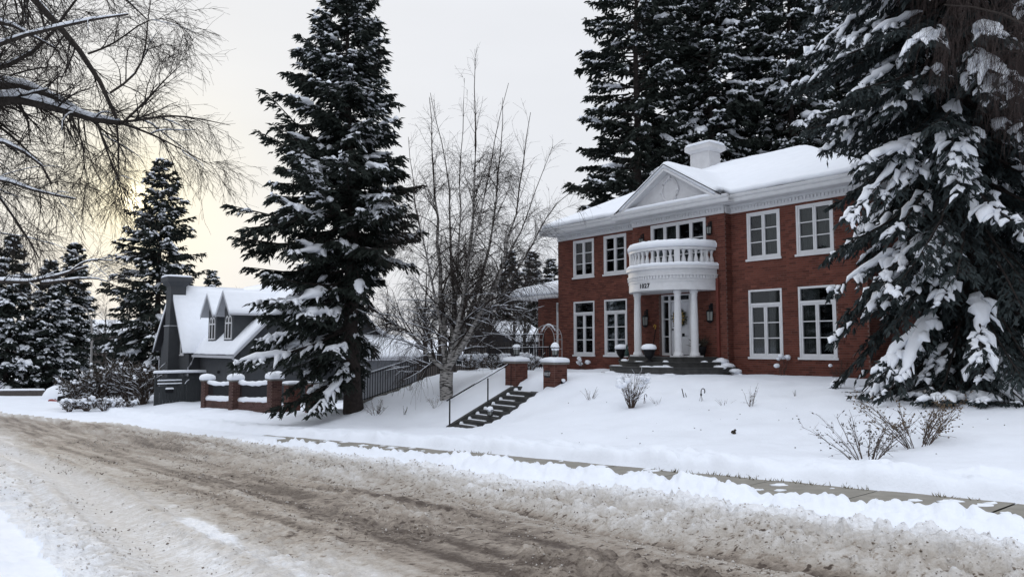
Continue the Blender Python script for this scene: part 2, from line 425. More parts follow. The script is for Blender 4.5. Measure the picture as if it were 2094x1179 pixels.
def unit(v): return v / np.maximum(np.linalg.norm(v, axis=-1, keepdims=True), 1e-9)
def perp(D):
    up = np.zeros_like(D); up[..., 2] = 1
    x = np.cross(D, up); bad = np.linalg.norm(x, axis=-1) < .05
    x[bad] = np.cross(D[bad], np.array([1., 0, 0]))
    x = unit(x); y = np.cross(x, D)
    return x, y
def spindles(A, Pt, D, Ln, Rd, sides=3):
    """many thin bipyramids (needle-covered twigs)"""
    n = len(Pt)
    if n == 0: return
    D = unit(D); x, y = perp(D)
    mid = Pt + D * (Ln * .38)[:, None]
    V = np.empty((n, sides + 2, 3), np.float32)
    V[:, 0] = Pt; V[:, 1] = Pt + D * Ln[:, None]
    ph = np.random.default_rng(n).uniform(0, 6.28, n)
    for k in range(sides):
        a = ph + 2 * math.pi * k / sides
        V[:, 2 + k] = mid + (x * np.cos(a)[:, None] + y * np.sin(a)[:, None]) * Rd[:, None]
    F = []
    for k in range(sides):
        F += [(0, 2 + (k + 1) % sides, 2 + k), (1, 2 + k, 2 + (k + 1) % sides)]
    F = np.array(F)[None] + (np.arange(n) * (sides + 2))[:, None, None]
    A.add(V, T=F.reshape(-1, 3))
def blades(A, Pt, D, Ln, Rd):
    """needle sprays as small lozenge-shaped leaves at random roll"""
    n = len(Pt)
    if n == 0: return
    D = unit(D); x, y = perp(D); ph = np.random.default_rng(n).uniform(0, 6.28, n)[:, None]
    a = x * np.cos(ph) + y * np.sin(ph); b = np.cross(D, a)
    V = np.empty((n, 4, 3), np.float32); mid = Pt + D * (Ln * .4)[:, None]
    V[:, 0] = Pt; V[:, 2] = Pt + D * Ln[:, None]; V[:, 1] = mid + a * Rd[:, None] + b * (Rd * .35)[:, None]; V[:, 3] = mid - a * Rd[:, None] + b * (Rd * .35)[:, None]
    F = np.array([(0, 1, 2), (0, 2, 3)])[None] + (np.arange(n) * 4)[:, None, None]
    A.add(V, T=F.reshape(-1, 3))
def tubes(A, PT, RD, sides=4, flat=1.0, vn=0.0):
    """PT (n,K,3), RD (n,K): many swept tubes; flat squeezes them along their upward side (snow pads)"""
    PT = np.asarray(PT, float); RD = np.asarray(RD, float)
    n, K, _ = PT.shape
    if n == 0: return
    D = np.empty_like(PT); D[:, 1:-1] = PT[:, 2:] - PT[:, :-2]; D[:, 0] = PT[:, 1] - PT[:, 0]; D[:, -1] = PT[:, -1] - PT[:, -2]
    D = unit(D); x, y = perp(D)
    V = np.empty((n, K, sides, 3), np.float32); gn = np.random.default_rng(n * 7 + K)
    for k in range(sides):
        a = 2 * math.pi * k / sides + .3
        q = RD if not vn else RD * gn.uniform(1 - vn, 1 + vn, RD.shape)
        V[:, :, k] = PT + (x * math.cos(a) + y * math.sin(a) * flat) * q[..., None]
    idx = np.arange(n * K * sides).reshape(n, K, sides)
    q = []
    for k in range(sides):
        k2 = (k + 1) % sides
        q.append(np.stack([idx[:, :-1, k], idx[:, :-1, k2], idx[:, 1:, k2], idx[:, 1:, k]], -1).reshape(-1, 4))
    A.add(V, Q=np.concatenate(q))

# ------------------------------------------------------------------ terrain: one sheet, split into ground, road, sidewalk, snow bank
T_NEAR, T_FAR = 1.15, 7.45      # edges of the slushy carriageway
def far_edge(s): return T_FAR + .25 * (fbm(s * .8, s * 0, 3, 5) - .5) - np.clip(-(s + 38), 0, 30) * .22
def walk_hi(s): return 9.55 + .16 * (fbm(s * 1.3, s * 0 + 3, 4, 9) - .5) - .03 * np.clip(-(s + 12), 0, 12) * 1.3
def walk_lo(s): return 8.22 + .30 * (fbm(s * 1.6, s * 0 + 8, 4, 19) - .5) - .05 * np.clip(-(s + 11), 0, 12)
def relief(s, t):
    """returns height, dirt, class (0 ground, 1 road, 2 sidewalk, 3 bank)"""
    base = zr(s)
    fe = far_edge(s); wh = walk_hi(s); wl = walk_lo(s)
    has_walk = s > -21.8 + 2.2 * (fbm(s * 0 + t, s * 0, 2, 3) - .5)
    cls = np.zeros_like(s, int)
    ne = T_NEAR + .35 * (fbm(s * 1.1, s * 0, 3, 31) - .5)
    road = (t > ne) & (t < fe)
    cls[road] = 1
    bank = (t >= fe) & (t < wl) & (s > -23)
    cls[bank] = 3
    # --- road surface
    ch = fbm(s * 6, t * 6, 3, 41); ch2 = fbm(s * 14, t * 14, 2, 43); ch3 = np.abs(fbm(s * 11, t * 11, 2, 47) - .5) * 2
    xw = s + .15 * (fbm(s * 3, t * 3, 2, 44) - .5); yw = t + .15 * (fbm(s * 3, t * 3, 2, 46) - .5)
    c1 = worley(xw * 9, yw * 9, 3); c2 = worley(xw * 17, yw * 17, 5)
    chunk = np.clip(ch - .42, 0, 1) * .9 + .34 * c1 * smst(ch, .38, .56) + .20 * c2
    big = fbm(s * .7, t * 1.8, 4, 51) - .5
    toe = smst(t, 5.5, 6.3) * (s > -60)
    mid = smst(t, 3.9, 4.6) * (1 - smst(t, 5.1, 5.6)) * smst(s, -12, -6)
    nearr = smst(-t, -1.9, -1.3)
    patch = smst(fbm(s * .5, t * 1.1, 3, 61), .45, .62)
    amp = .030 + .14 * toe + .08 * mid * patch + .07 * nearr + .05 * patch
    slot = 6.02 + .14 * np.sin(s * .55 + 1.) + .10 * (fbm(s * .7, s * 0, 2, 71) - .5) - .35 * smst(-s, 8.5, 12.5)
    def groove(c, w, d): return -d * np.exp(-((t - c) / w) ** 2)
    g1 = groove(slot, .19, .12); g2 = groove(2.25 + .25 * np.sin(s * .25), .24, .075) - groove(2.25 + .25 * np.sin(s * .25) + .48, .13, .05) - groove(2.25 + .25 * np.sin(s * .25) - .45, .12, .045)
    g3 = groove(1.62 + .12 * np.sin(s * .3 + 1), .14, .03); g4 = groove(4.35 + .2 * np.sin(s * .3), .30, .03); g5 = groove(3.1 + .1 * np.sin(s * .4), .22, .02)
    g6 = groove(5.2 + .15 * np.sin(s * .4 + 2), .16, .035)
    damp = np.exp(-((t - slot) / .2) ** 2) * .8 + np.exp(-((t - 2.25 - .25 * np.sin(s * .25)) / .35) ** 2) * .8
    hr = base + .02 + amp * chunk * (1 - np.clip(damp * 1.3, 0, .97)) + .06 * big * (.4 + toe) + g1 + g2 + g3 + g4 + g5 + g6 + .06 * smst(t, 6.3, 7.4)
    # --- snow bank ridge between road and walk
    u = np.clip((t - fe) / np.maximum(wl - fe, .2), 0, 1.2)
    crest = .75 + .9 * (fbm(s * .9, s * 0 + 5, 3, 81) - .5)
    lump = fbm(s * 2.4, t * 2.4, 4, 83); lump2 = .55 * np.clip(worley(s * 1.9 + .9 * lump, t * 2.6 + .9 * lump, 21), 0, .62) + .35 * np.clip(worley(s * 4.3 + 1.2 * lump, t * 4.3, 22), 0, .6) + .30 * worley(s * 9 + lump, t * 9, 23)
    prof = smst(u, 0, .68) * (1 - smst(u, .74, 1.0))
    hb = base + .09 - .06 * smst(u, .7, 1.0) + prof * (.06 * crest + .16 * (lump - .40) + .24 * lump2) + .05 * (fbm(s * 9, t * 9, 2, 87) - .5) * (1 - smst(u, .7, 1.0))
    fade = smst(s, -24, -19)
    hb = hb * fade + (base + .09 + .05 * lump) * (1 - fade)
    # --- walk
    hw = base + .03
    # --- lawn and everything else
    nl = .14 * (fbm(s * .35, t * .35, 3, 91) - .5) + .09 * (fbm(s * 1.0, t * 1.3, 4, 93) - .5) + .03 * np.sin((s * .8 + t * 1.6) + 3 * fbm(s * .4, t * .4, 2, 37)) * fbm(s * .3, t * .3, 2, 38) - .05 * np.clip(worley(s * 1.3, t * 1.3, 33) - .55, 0, 1) * (fbm(s * .4, t * .4, 2, 35) > .5)
    edge = smst(t - wh, 0, .30) * (1 - smst(t - wh, .5, 2.2))
    rough = edge * (.12 + .26 * (fbm(s * 1.7, t * 2.6, 4, 95) - .42)) + edge * .10 * worley(s * 2.2 + nl * 3, t * 3.2, 25) * smst(fbm(s * .5, t * .5, 2, 29), .4, .6)
    hl = (zl(s, t) - base - .03) * smst(t - wh, 0, .25) + base + .03 + nl * smst(t, 9.6, 11) + rough + .05 * smst(t - wh, 0, .22)
    for hs_, ht_, hr_, hd_ in ((-5.9, 11.85, .45, .10), (-5.65, 13.2, .5, .12), (-13.7, 15.2, .4, .10), (-26.4, 13.4, .8, .16), (-23.0, 15.5, .6, .12), (-7.0, 18.8, 1.6, .15)):
        q_ = np.exp(-((s - hs_) ** 2 + (t - ht_) ** 2) / hr_ ** 2); hl = hl - hd_ * q_ * (1 - .6 * (fbm(s * 4, t * 4, 2, 39)))
    nb = smst(-t, -1.2, -.35)                                     # bank on our own side
    hn = base + .03 + nb * (.22 + .22 * (fbm(s * .8, t * .8, 4, 97) - .5)) + .03 * (fbm(s * 8, t * 8, 2, 99) - .5)
    h = np.where(t > wh, hl, hw)
    nowalk = base + .10 + nl * .8
    h = np.where(~has_walk & (t > fe) & (t <= wh + .6), nowalk + (hl - nowalk) * smst(t, wh - .8, wh + .6), h)
    h = np.where(bank, hb, h)
    h = np.where(road, hr, h)
    h = np.where(t <= ne, hn, h)
    # --- dirt
    st1 = fbm(s * .35, t * 5.0, 4, 101) - .5; sp = fbm(s * 6, t * 6, 3, 103) - .5
    sw = .6 * (fbm(s * .2, t * .4, 3, 107) - .5)
    core = smst(t + sw, 2.3, 3.9) * (1 - .52 * smst(t + sw, 4.9, 6.0) * smst(s, -26, -12) - .25 * smst(t, 6.2, 7.2))
    d = .11 + .07 * smst(t, 2.2, 3.4) + .55 * core + .58 * st1 * (.35 + core) + .25 * sp - .5 * (chunk - .2) * (toe * .7 + .2)
    d = d + (.50 * np.exp(-((t - slot) / .13) ** 2) + .22 * np.exp(-((t - slot + .75) / .16) ** 2) + .25 * np.exp(-((t - 4.35 - .2 * np.sin(s * .3)) / .2) ** 2)) * smst(s, -17, -11)  # slot groove's shadow painted as darker tone; the other ruts darkened too
    d = d - .5 * np.clip(chunk, 0, 1) * nearr
    lane = np.exp(-((t - 2.25 - .25 * np.sin(s * .25)) / .27) ** 2) + .7 * np.exp(-((t - 1.62 - .12 * np.sin(s * .3 + 1)) / .14) ** 2)
    d = d * (1 - .8 * lane) + .24 * .8 * lane + .16 * np.exp(-((t - 2.73 - .25 * np.sin(s * .25)) / .12) ** 2) + .12 * np.exp(-((t - 1.86 - .2 * np.sin(s * .25)) / .10) ** 2)
    d = d - .35 * smst(t, fe - .55, fe + .02)
    d = np.where(t < 3, d * smst(t, ne + .02, ne + .45), d)
    icy = np.exp(-((s + 9.3) / .5) ** 2 - ((t - 2.75) / .12) ** 2) + np.exp(-((s + 8.5) / .45) ** 2 - ((t - 2.72) / .1) ** 2)
    d = d - .8 * np.clip(icy, 0, 1)
    return h, np.clip(d, 0, 1), cls

def build_terrain():
    rr = [0.0, .3, .6]
    r = 1.0
    while r < 900:
        rr.append(r)
        r *= 1.05 if r < 3.6 else (1.0058 if r < 16 else (1.0095 if r < 32 else (1.02 if r < 62 else 1.09)))
    rr = np.array(rr)
    fine = np.radians(np.arange(-39, 39.01, .142)); coarse = np.radians(np.linspace(39, 321, 90)[1:-1])
    az = np.concatenate([fine, coarse]); nA = len(az)
    RR, AA = np.meshgrid(rr, az, indexing='ij')
    X = RR * np.sin(AA); Y = RR * np.cos(AA)
    S, T = ST(X, Y)
    H, D, K = relief(S.ravel(), T.ravel())
    H = H.reshape(S.shape); D = D.reshape(S.shape); K = K.reshape(S.shape)
    # far hills soften the horizon
    H = H + 3.0 * smst(RR, 120, 500)
    V = np.stack([X, Y, H], -1).reshape(-1, 3).astype(np.float32)
    nR = len(rr); I = np.arange(nR * nA).reshape(nR, nA)
    J = np.roll(I, -1, 1)
    Q = np.stack([I[:-1], J[:-1], J[1:], I[1:]], -1)          # (nR-1, nA, 4)
    Q = Q[..., ::-1]
    kq = K[:-1]
    for name, cl, m in (('ground', 0, M_gsnow), ('road', 1, M_road), ('snow_bank', 3, M_gsnow)):
        q = Q[kq == cl].reshape(-1, 4)
        u, inv = np.unique(q, return_inverse=True)
        a = ACC(); a.add(V[u], Q=inv.reshape(-1, 4))
        me = a.mesh(name, m, smooth=(cl != 1))
        if cl == 1:
            at_ = me.attributes.new('dirt_shade', 'FLOAT', 'POINT'); at_.data.foreach_set('value', D.ravel()[u].astype(np.float32))
        o = link(name, me); o['kind'] = 'structure'
build_terrain()
def build_crumbs():
    g = np.random.default_rng(61)
    for name, m, n, dark, lab in (('slush_crumbs', mat('dirty slush crumbs', (.20, .165, .135), .8, .3, 20), 30000, True, 'dark crumbs of dirty slush strewn over the road'),
                                  ('snow_crumbs', mat('pale slush crumbs', (.55, .52, .49), .8, .15, 20), 24000, False, 'pale crumbs of ploughed slush along the roadside')):
        r = np.exp(g.uniform(math.log(4.5), math.log(30), n)); a = np.radians(g.uniform(-38, 38, n))
        x = r * np.sin(a); y = r * np.cos(a); s, t = ST(x, y)
        q = fbm(s * 1.0, t * 2.6, 4, 113)
        if dark: w = (smst(q, .44, .64) * smst(t, 1.5, 2.2) * (.35 + .65 * smst(t, 3.2, 4.2)) + .30 * smst(t, 5.4, 6.0)) * (1 - .92 * smst(t, 6.4, 7.0))
        else: w = smst(t, 4.9, 6.2) * .9 + .5 * smst(-t, -2.0, -1.3) + .25 * smst(q, .5, .6)
        k = (g.uniform(0, 1, n) < w) & (t > T_NEAR + .1) & (t < far_edge(s) + (-.1 if dark else .1))
        k &= np.abs(t - 6.02 - .14 * np.sin(s * .55 + 1.)) > .16
        s, t = s[k], t[k]; H, D, K = relief(s, t); n = len(s); x, y = XY(s, t)
        sz = g.uniform(.004, .011, n) * (1.3 if not dark else 1) * np.where(g.uniform(0, 1, n) < .05, 1.7, 1) * np.clip((x ** 2 + y ** 2) ** .5 / 10, .8, 1.8)
        A = ACC(); d = np.stack([g.normal(0, 1, n), g.normal(0, 1, n), g.normal(0, .35, n)], -1); d = unit(d)
        P = np.stack([x, y, H + sz * .35], -1) - d * (sz * 1.2)[:, None]
        spindles(A, P, d, sz * 2.6, sz, 3)
        tag(A.build(name, m), lab, 'slush', kind='stuff')
build_crumbs()
def build_walk():
    def strip(s0, s1, dz, name, parent=None):
        ss = np.linspace(s0, s1, max(3, int((s1 - s0) / .25))); tt = np.linspace(7.6, 10.0, 5)
        S, T = np.meshgrid(ss, tt, indexing='ij'); X, Y = S * UX + T * NX, S * UY + T * NY
        Z = zr(S) + dz + .004 * (fbm(S * 2, T * 2, 2, 3) - .5)
        I = np.arange(S.size).reshape(S.shape)
        a = ACC(); a.add(np.stack([X, Y, Z], -1).reshape(-1, 3), Q=np.stack([I[:-1, :-1], I[1:, :-1], I[1:, 1:], I[:-1, 1:]], -1).reshape(-1, 4))
        return a.build(name, M_walk if parent else M_soil, parent, smooth=True)
    w = strip(-24, 14, .072, 'sidewalk'); w['kind'] = 'structure'
    k = -24.0
    while k < 14: strip(k + .012, k + 1.488, .085 + random.uniform(-.003, .003), 'slab', w); k += 1.5
build_walk()
def gz(s, t): return float(zl(s, t))
def gxy(x, y): return gz(*ST(x, y))

# ------------------------------------------------------------------ brick work
BL, BH, BD, JT = .225, .075, .10, .010
def course_bricks(u0, u1, z0, z1, holes, phase=0.0):
    """(ua,ub,za,zb) of the bricks of a wall face in running bond, cut round rectangular holes"""
    res = []; k = 0; z = z0
    while z < z1 - .02:
        zt = min(z + BH - JT, z1); zc = (z + zt) / 2
        iv = [(u0, u1)]
        for (a, b, c, d) in holes:
            if c < zc < d:
                nv = []
                for (p, q) in iv:
                    if b <= p or a >= q: nv.append((p, q)); continue
                    if a > p: nv.append((p, a))
                    if b < q: nv.append((b, q))
                iv = nv
        off = (k % 2) * BL / 2 + phase
        for (p, q) in iv:
            i = math.floor((p - off) / BL)
            while off + i * BL < q - 1e-6:
                a = max(p, off + i * BL); b = min(q, off + (i + 1) * BL)
                if b - a > .05: res.append((a + JT / 2, b - JT / 2, z, zt))
                i += 1
        z += BH; k += 1
    return res
def brick_box(mb, a, b, c, d, o, U, Nn, proud):
    """a brick on the plane through o with horizontal direction U and outward normal Nn (Vectors)"""
    p = [o + U * a, o + U * b]
    q = [w + Nn * proud for w in p]; Z = Vector((0, 0, 1))
    vs = [p[0] + Z * c, p[1] + Z * c, p[1] + Z * d, p[0] + Z * d, q[0] + Z * c, q[1] + Z * c, q[1] + Z * d, q[0] + Z * d]
    mb.add(vs, [(4, 5, 6, 7), (0, 1, 5, 4), (1, 2, 6, 5), (2, 3, 7, 6), (3, 0, 4, 7)])
PROUD = .008
def brick_face(mb, o, U, Nn, u0, u1, z0, z1, holes=(), phase=0.0, pick=None):
    rest = []
    for (a, b, c, d) in course_bricks(u0, u1, z0, z1, holes, phase):
        if pick and pick(a, b, c, d): rest.append((a, b, c, d)); continue
        brick_box(mb, a, b, c, d, o, U, Nn, PROUD + random.uniform(-.0025, .0025))
    return rest
_brick_cache = {}
def single_brick(parent, a, b, c, d, o, U, Nn, bm_=None):
    bm_ = bm_ or M_brick
    key = (bm_.name, round(b - a, 3), round(d - c, 3), tuple(round(x, 2) for x in U))
    if key not in _brick_cache:
        mb = MB(); w, h = b - a, d - c
        brick_box(mb, -w / 2, w / 2, -h / 2, h / 2, Vector((0, 0, 0)), U, Nn, PROUD + .02)
        _brick_cache[key] = mb.mesh('brick', bm_)
    p = o + U * ((a + b) / 2) + Vector((0, 0, (c + d) / 2)) - Nn * (.02 + random.uniform(-.003, .003))
    return link('brick', _brick_cache[key], parent, p)
def holed_panel(mb, o, U, Nn, u0, u1, z0, z1, holes, th):
    us = sorted({u0, u1, *[h[0] for h in holes], *[h[1] for h in holes]}); zs = sorted({z0, z1, *[h[2] for h in holes], *[h[3] for h in holes]})
    us = [u for u in us if u0 <= u <= u1]; zs = [z for z in zs if z0 <= z <= z1]
    Z = Vector((0, 0, 1))
    for i in range(len(us) - 1):
        for j in range(len(zs) - 1):
            uc, zc = (us[i] + us[i + 1]) / 2, (zs[j] + zs[j + 1]) / 2
            if any(h[0] < uc < h[1] and h[2] < zc < h[3] for h in holes): continue
            q = [o + U * us[i] + Z * zs[j], o + U * us[i + 1] + Z * zs[j], o + U * us[i + 1] + Z * zs[j + 1], o + U * us[i] + Z * zs[j + 1]]
            mb.add(q, [(0, 1, 2, 3)])
    for (a, b, c, d) in holes:                       # reveals
        k = [o + U * a + Z * c, o + U * b + Z * c, o + U * b + Z * d, o + U * a + Z * d]
        r = [w - Nn * th for w in k]
        mb.add(k + r, [(0, 4, 5, 1), (1, 5, 6, 2), (2, 6, 7, 3), (3, 7, 4, 0)])

# ------------------------------------------------------------------ the red brick house  (local frame: x along the front, y inward)
HX, HY = 2.06, 32.8
house = thing('brick_house', 'two storey red brick house with white balcony over columned porch and snowy hipped roof', 'house', (HX, HY, 0), ROT)
def HL(a, b): return (HX + a * UX + b * NX, HY + a * UY + b * NY)
HW, HD = 13.72, 9.2; BA0, BA1, BB = 4.73, 8.99, -.35; AC = 6.86
ZB, ZT = .35, 6.34
U0 = Vector((1, 0, 0)); NF = Vector((0, -1, 0)); O0 = Vector((0, 0, 0))
WINS = []
for ac in (1.62, 3.45, 10.27, 12.10):
    WINS.append((ac, 0.0, 1.29, 3.57, 1.25, 1)); WINS.append((ac, 0.0, 4.61, 6.22, 1.25, 0))
ENTRY = (6.02, 7.72, 1.29, 3.60); BALW = (5.66, 8.20, 4.36, 6.26)
holesL = [(w[0] - w[4] / 2, w[0] + w[4] / 2, w[2], w[3]) for w in WINS if w[0] < AC]
holesR = [(w[0] - w[4] / 2, w[0] + w[4] / 2, w[2], w[3]) for w in WINS if w[0] > AC]
wall = MB(); br = MB()
singles = []
def picker(a, b, c, d): return 9.05 < a and b < 13.2 and c > .72 and (b - a) > .19
cand = []
for (u0, u1, b, holes, phase) in ((0, BA0, 0.0, holesL, 0), (BA0, BA1, BB, [ENTRY, BALW], .03), (BA1, HW, 0.0, holesR, .06)):
    o = Vector((0, b, 0))
    holed_panel(wall, o, U0, NF, u0, u1, ZB, ZT, holes, .12)
    if u0 == BA1: cand = [(o, r) for r in brick_face(br, o, U0, NF, u0, u1, ZB, ZT, holes, phase, picker)]
    else: brick_face(br, o, U0, NF, u0, u1, ZB, ZT, holes, phase)
cand.sort(key=lambda q: abs(q[1][0] - 10.9) + .15 * abs(q[1][2] - 2.6))
for o, (a, b, c, d) in cand[:300]: single_brick(house, a, b, c, d, o, U0, NF)
for o, (a, b, c, d) in cand[300:]: brick_box(br, a, b, c, d, o, U0, NF, PROUD)
# returns of the centre bay, end walls, back
for (o, U, Nn, u1) in ((Vector((BA1, BB, 0)), Vector((0, 1, 0)), Vector((1, 0, 0)), .35), (Vector((BA0, 0, 0)), Vector((0, -1, 0)), Vector((-1, 0, 0)), .35),
                       (Vector((HW, 0, 0)), Vector((0, 1, 0)), Vector((1, 0, 0)), HD), (Vector((0, HD, 0)), Vector((0, -1, 0)), Vector((-1, 0, 0)), HD)):
    holed_panel(wall, o, U, Nn, 0, u1, ZB, ZT, [], .1)
    if u1 < 1 or Nn.x > 0: brick_face(br, o, U, Nn, 0, u1, ZB, ZT, [], .05)
holed_panel(wall, Vector((HW, HD, 0)), Vector((-1, 0, 0)), Vector((0, 1, 0)), 0, HW, ZB, ZT, [], .1)
wall.build('wall', M_mortar, house); br.build('brick', M_brick, house, kind='stuff')

def casement(parent, ac, b, z0, z1, w, transom, cols=2, rows=3, curtain=True, split=None):
    """white window with its panes, curtain and dark room behind, local frame of its parent"""
    x0, x1 = ac - w / 2, ac + w / 2; f = .065; y0, y1 = b - .022, b + .10
    m = MB()
    m.box(x0, x0 + f, y0, y1, z0, z1); m.box(x1 - f, x1, y0, y1, z0, z1)
    m.box(x0 + f, x1 - f, y0 + .004, y1, z1 - f, z1); m.box(x0 - .05, x1 + .05, y0 - .045, y0 - .003, z0 - .06, z0 + .012)
    m.box(x0 + f, x1 - f, y0 + .004, y1, z0 + .0121, z0 + f)
    panes = []
    zt = z1 - f
    if transom:
        tz = z1 - .46; m.box(x0 + f, x1 - f, y0 - .006, y1, tz - .085, tz)
        panes.append((x0 + f, x1 - f, tz, z1 - f)); zt = tz - .085
    cw = (x1 - x0 - 2 * f) / cols
    for c in range(cols):
        a, d = x0 + f + c * cw, x0 + f + (c + 1) * cw; s = .058
        m.box(a + .004, a + s, y0 + .012, y1 - .02, z0 + f, zt); m.box(d - s, d - .004, y0 + .012, y1 - .02, z0 + f, zt)
        m.box(a + s, d - s, y0 + .016, y1 - .02, z0 + f, z0 + f + s); m.box(a + s, d - s, y0 + .016, y1 - .02, zt - s, zt)
        zs = [z0 + f + s + (zt - z0 - f - 2 * s) * r / rows for r in range(rows + 1)]
        for r in range(1, rows): m.box(a + s, d - s, y0 + .024, y1 - .03, zs[r] - .016, zs[r] + .016)
        for r in range(rows): panes.append((a + s, d - s, zs[r] + (.016 if r else 0), zs[r + 1] - (.016 if r < rows - 1 else 0)))
    fr = m.build('window', M_white, parent)
    for (a, d, c, e) in panes:
        MB().box(a, d, b + .045, b + .051, c, e).build('pane', M_glass, fr)
    dk = MB()
    bb = b + .42
    X0, X1, Z0, Z1 = x0 + .005, x1 - .005, z0 + .005, z1 - .005
    dk.add([(X0, b + .12, Z0), (X1, b + .12, Z0), (X1, b + .12, Z1), (X0, b + .12, Z1), (X0, bb, Z0), (X1, bb, Z0), (X1, bb, Z1), (X0, bb, Z1)],
           [(4, 5, 6, 7), (0, 1, 5, 4), (1, 2, 6, 5), (2, 3, 7, 6), (3, 0, 4, 7)])
    dk.build('dark_room', M_wdark, fr)
    if curtain:
        n = 56; lo, hi = (x0 + f, x1 - f) if curtain is True else curtain
        vs = []
        for i in range(n + 1):
            x = lo + (hi - lo) * i / n
            y = b + .19 + .035 * math.sin(i * 1.35 + ac * 3) + .022 * math.sin(i * .6 + ac)
            vs += [(x, y, z0 + .05), (x, y + .01 * math.sin(i), z1 - .03)]
        MB().add(vs, [(2 * i, 2 * i + 2, 2 * i + 3, 2 * i + 1) for i in range(n)]).build('curtain', M_curt, fr, smooth=True)
    return fr
cur = {(10.27, 1): (10.32, 10.84), (12.10, 1): (11.55, 12.1), (10.27, 0): (10.30, 10.84), (12.10, 0): True, (1.62, 1): (1.64, 2.2), (3.45, 1): True, (1.62, 0): (1.0, 1.6), (3.45, 0): (3.4, 4.0)}
for (ac, b, z0, z1, w, tr) in WINS: casement(house, ac, b, z0, z1, w, tr, curtain=cur[(ac, tr)])
# balcony doors: four lights
casement(house, (BALW[0] + BALW[1]) / 2, BB, BALW[2], BALW[3], BALW[1] - BALW[0], 0, cols=4, rows=3, curtain=(BALW[0] + .1, BALW[0] + 1.2))

# entrance: frame, side lights, transoms and door set back in the bay
eb = BB + .14; e0, e1, ez0, ez1 = ENTRY
m = MB()
for (x0, x1) in ((e0, e0 + .09), (e0 + .34, e0 + .42), (e1 - .42, e1 - .34), (e1 - .09, e1)): m.box(x0, x1, eb - .03, eb + .1, ez0, ez1)
m.box(e0 + .09, e1 - .09, eb - .026, eb + .096, ez1 - .07, ez1 - .003); m.box(e0 + .09, e1 - .09, eb - .022, eb + .09, 3.30, 3.37)
for x0, x1 in ((e0 + .09, e0 + .34), (e1 - .34, e1 - .09)):
    m.box(x0, x1, eb - .018, eb + .08, ez0 + .002, ez0 + .12)
    for z in (2.0, 2.65): m.box(x0, x1, eb - .014, eb + .06, z, z + .035)
ef = m.build('entrance_frame', M_white, house)
for x0, x1 in ((e0 + .09, e0 + .34), (e1 - .34, e1 - .09)):
    for z0, z1 in ((ez0 + .12, 2.0), (2.035, 2.65), (2.685, 3.30), (3.37, ez1 - .07)): MB().box(x0, x1, eb + .03, eb + .036, z0, z1).build('pane', M_glass, ef)
MB().box(e0 + .42, e1 - .42, eb + .03, eb + .036, 3.37, ez1 - .07).build('pane', M_glass, ef)
MB().add([(e0, eb + .5, ez0), (e1, eb + .5, ez0), (e1, eb + .5, ez1), (e0, eb + .5, ez1), (e0, eb + .1, ez0), (e1, eb + .1, ez0), (e1, eb + .1, ez1), (e0, eb + .1, ez1)],
         [(0, 1, 2, 3), (0, 4, 5, 1), (3, 2, 6, 7), (1, 5, 6, 2), (0, 3, 7, 4)]).build('dark_room', M_wdark, ef)
dx0, dx1 = e0 + .425, e1 - .425
d = MB(); d.box(dx0, dx1, eb + .035, eb + .08, ez0 + .06, 3.297)
for (a, b_, c, e_) in ((.1, .76, .12, .55), (.1, .76, .68, .70), (.1, .38, .95, 1.85), (.48, .76, .95, 1.85)):
    k = MB()
    a, b_ = dx0 + a, dx0 + b_; c, e_ = ez0 + .06 + c, ez0 + .06 + e_
    for (p, q, r, s) in ((a, b_, c, c + .02), (a, b_, e_ - .02, e_), (a, a + .02, c + .02, e_ - .02), (b_ - .02, b_, c + .02, e_ - .02)): d.box(p, q, eb + .025, eb + .0345, r, s)
door = d.build('door', M_door, house)
MB().box(dx0 + .28, dx0 + .60, eb + .012, eb + .0245, 2.02, 2.13).build('mail_slot', M_black, door)
MB().blob((dx0 + .08, eb + .0, 2.28), .035, .035, .035).build('door_handle', M_black, door, smooth=True)
MB().box(dx0 - .02, dx1 + .02, eb + .0, eb + .12, ez0 + .002, ez0 + .055).build('threshold', M_black, house)

# cornice: frieze, dentils, soffit, gutter, along both wings and the bay
def cornice(x0, x1, b, over, endL, endR):
    f = MB(); f.box(x0, x1, b - .05, b + .02, 6.30, 6.56)
    f.box(x0 - (.03 if endL else 0), x1 + (.03 if endR else 0), b - .10, b + .02, 6.50, 6.58)
    f.box(x0 - (over if endL else 0), x1 + (over if endR else 0), b - over, b + .3, 6.582, 6.62)
    g = MB()
    xa, xb = x0 - (over + .02 if endL else 0), x1 + (over + .02 if endR else 0)
    prof = [(0, 6.57), (-.03, 6.60), (-.05, 6.66), (-.05, 6.70), (-.10, 6.74), (-.12, 6.80), (-.12, 6.83), (0, 6.83)]
    g.extrude([(xa, b - over + y, z) for y, z in prof], (xb - xa, 0, 0))
    return f, g
cf = MB(); cg = MB(); dn = MB()
for args in ((0, BA0, 0.0, .55, 1, 0), (BA0 - .0, BA1, BB, .55, 1, 1), (BA1, HW, 0.0, .55, 0, 1)):
    f, g = cornice(*args)
    if args[2] < 0:      # keep the bay's pieces 3 mm proud of the wings'
        f.v = [(x, y - .003, z + .003) for x, y, z in f.v]; g.v = [(x, y - .003, z + .003) for x, y, z in g.v]
    cf.add(f.v, f.f); cg.add(g.v, g.f)
    x = args[0] + .08
    while x < args[1] - .06:
        dn.box(x, x + .055, args[2] - .088, args[2] - .0505, 6.40, 6.495); x += .125
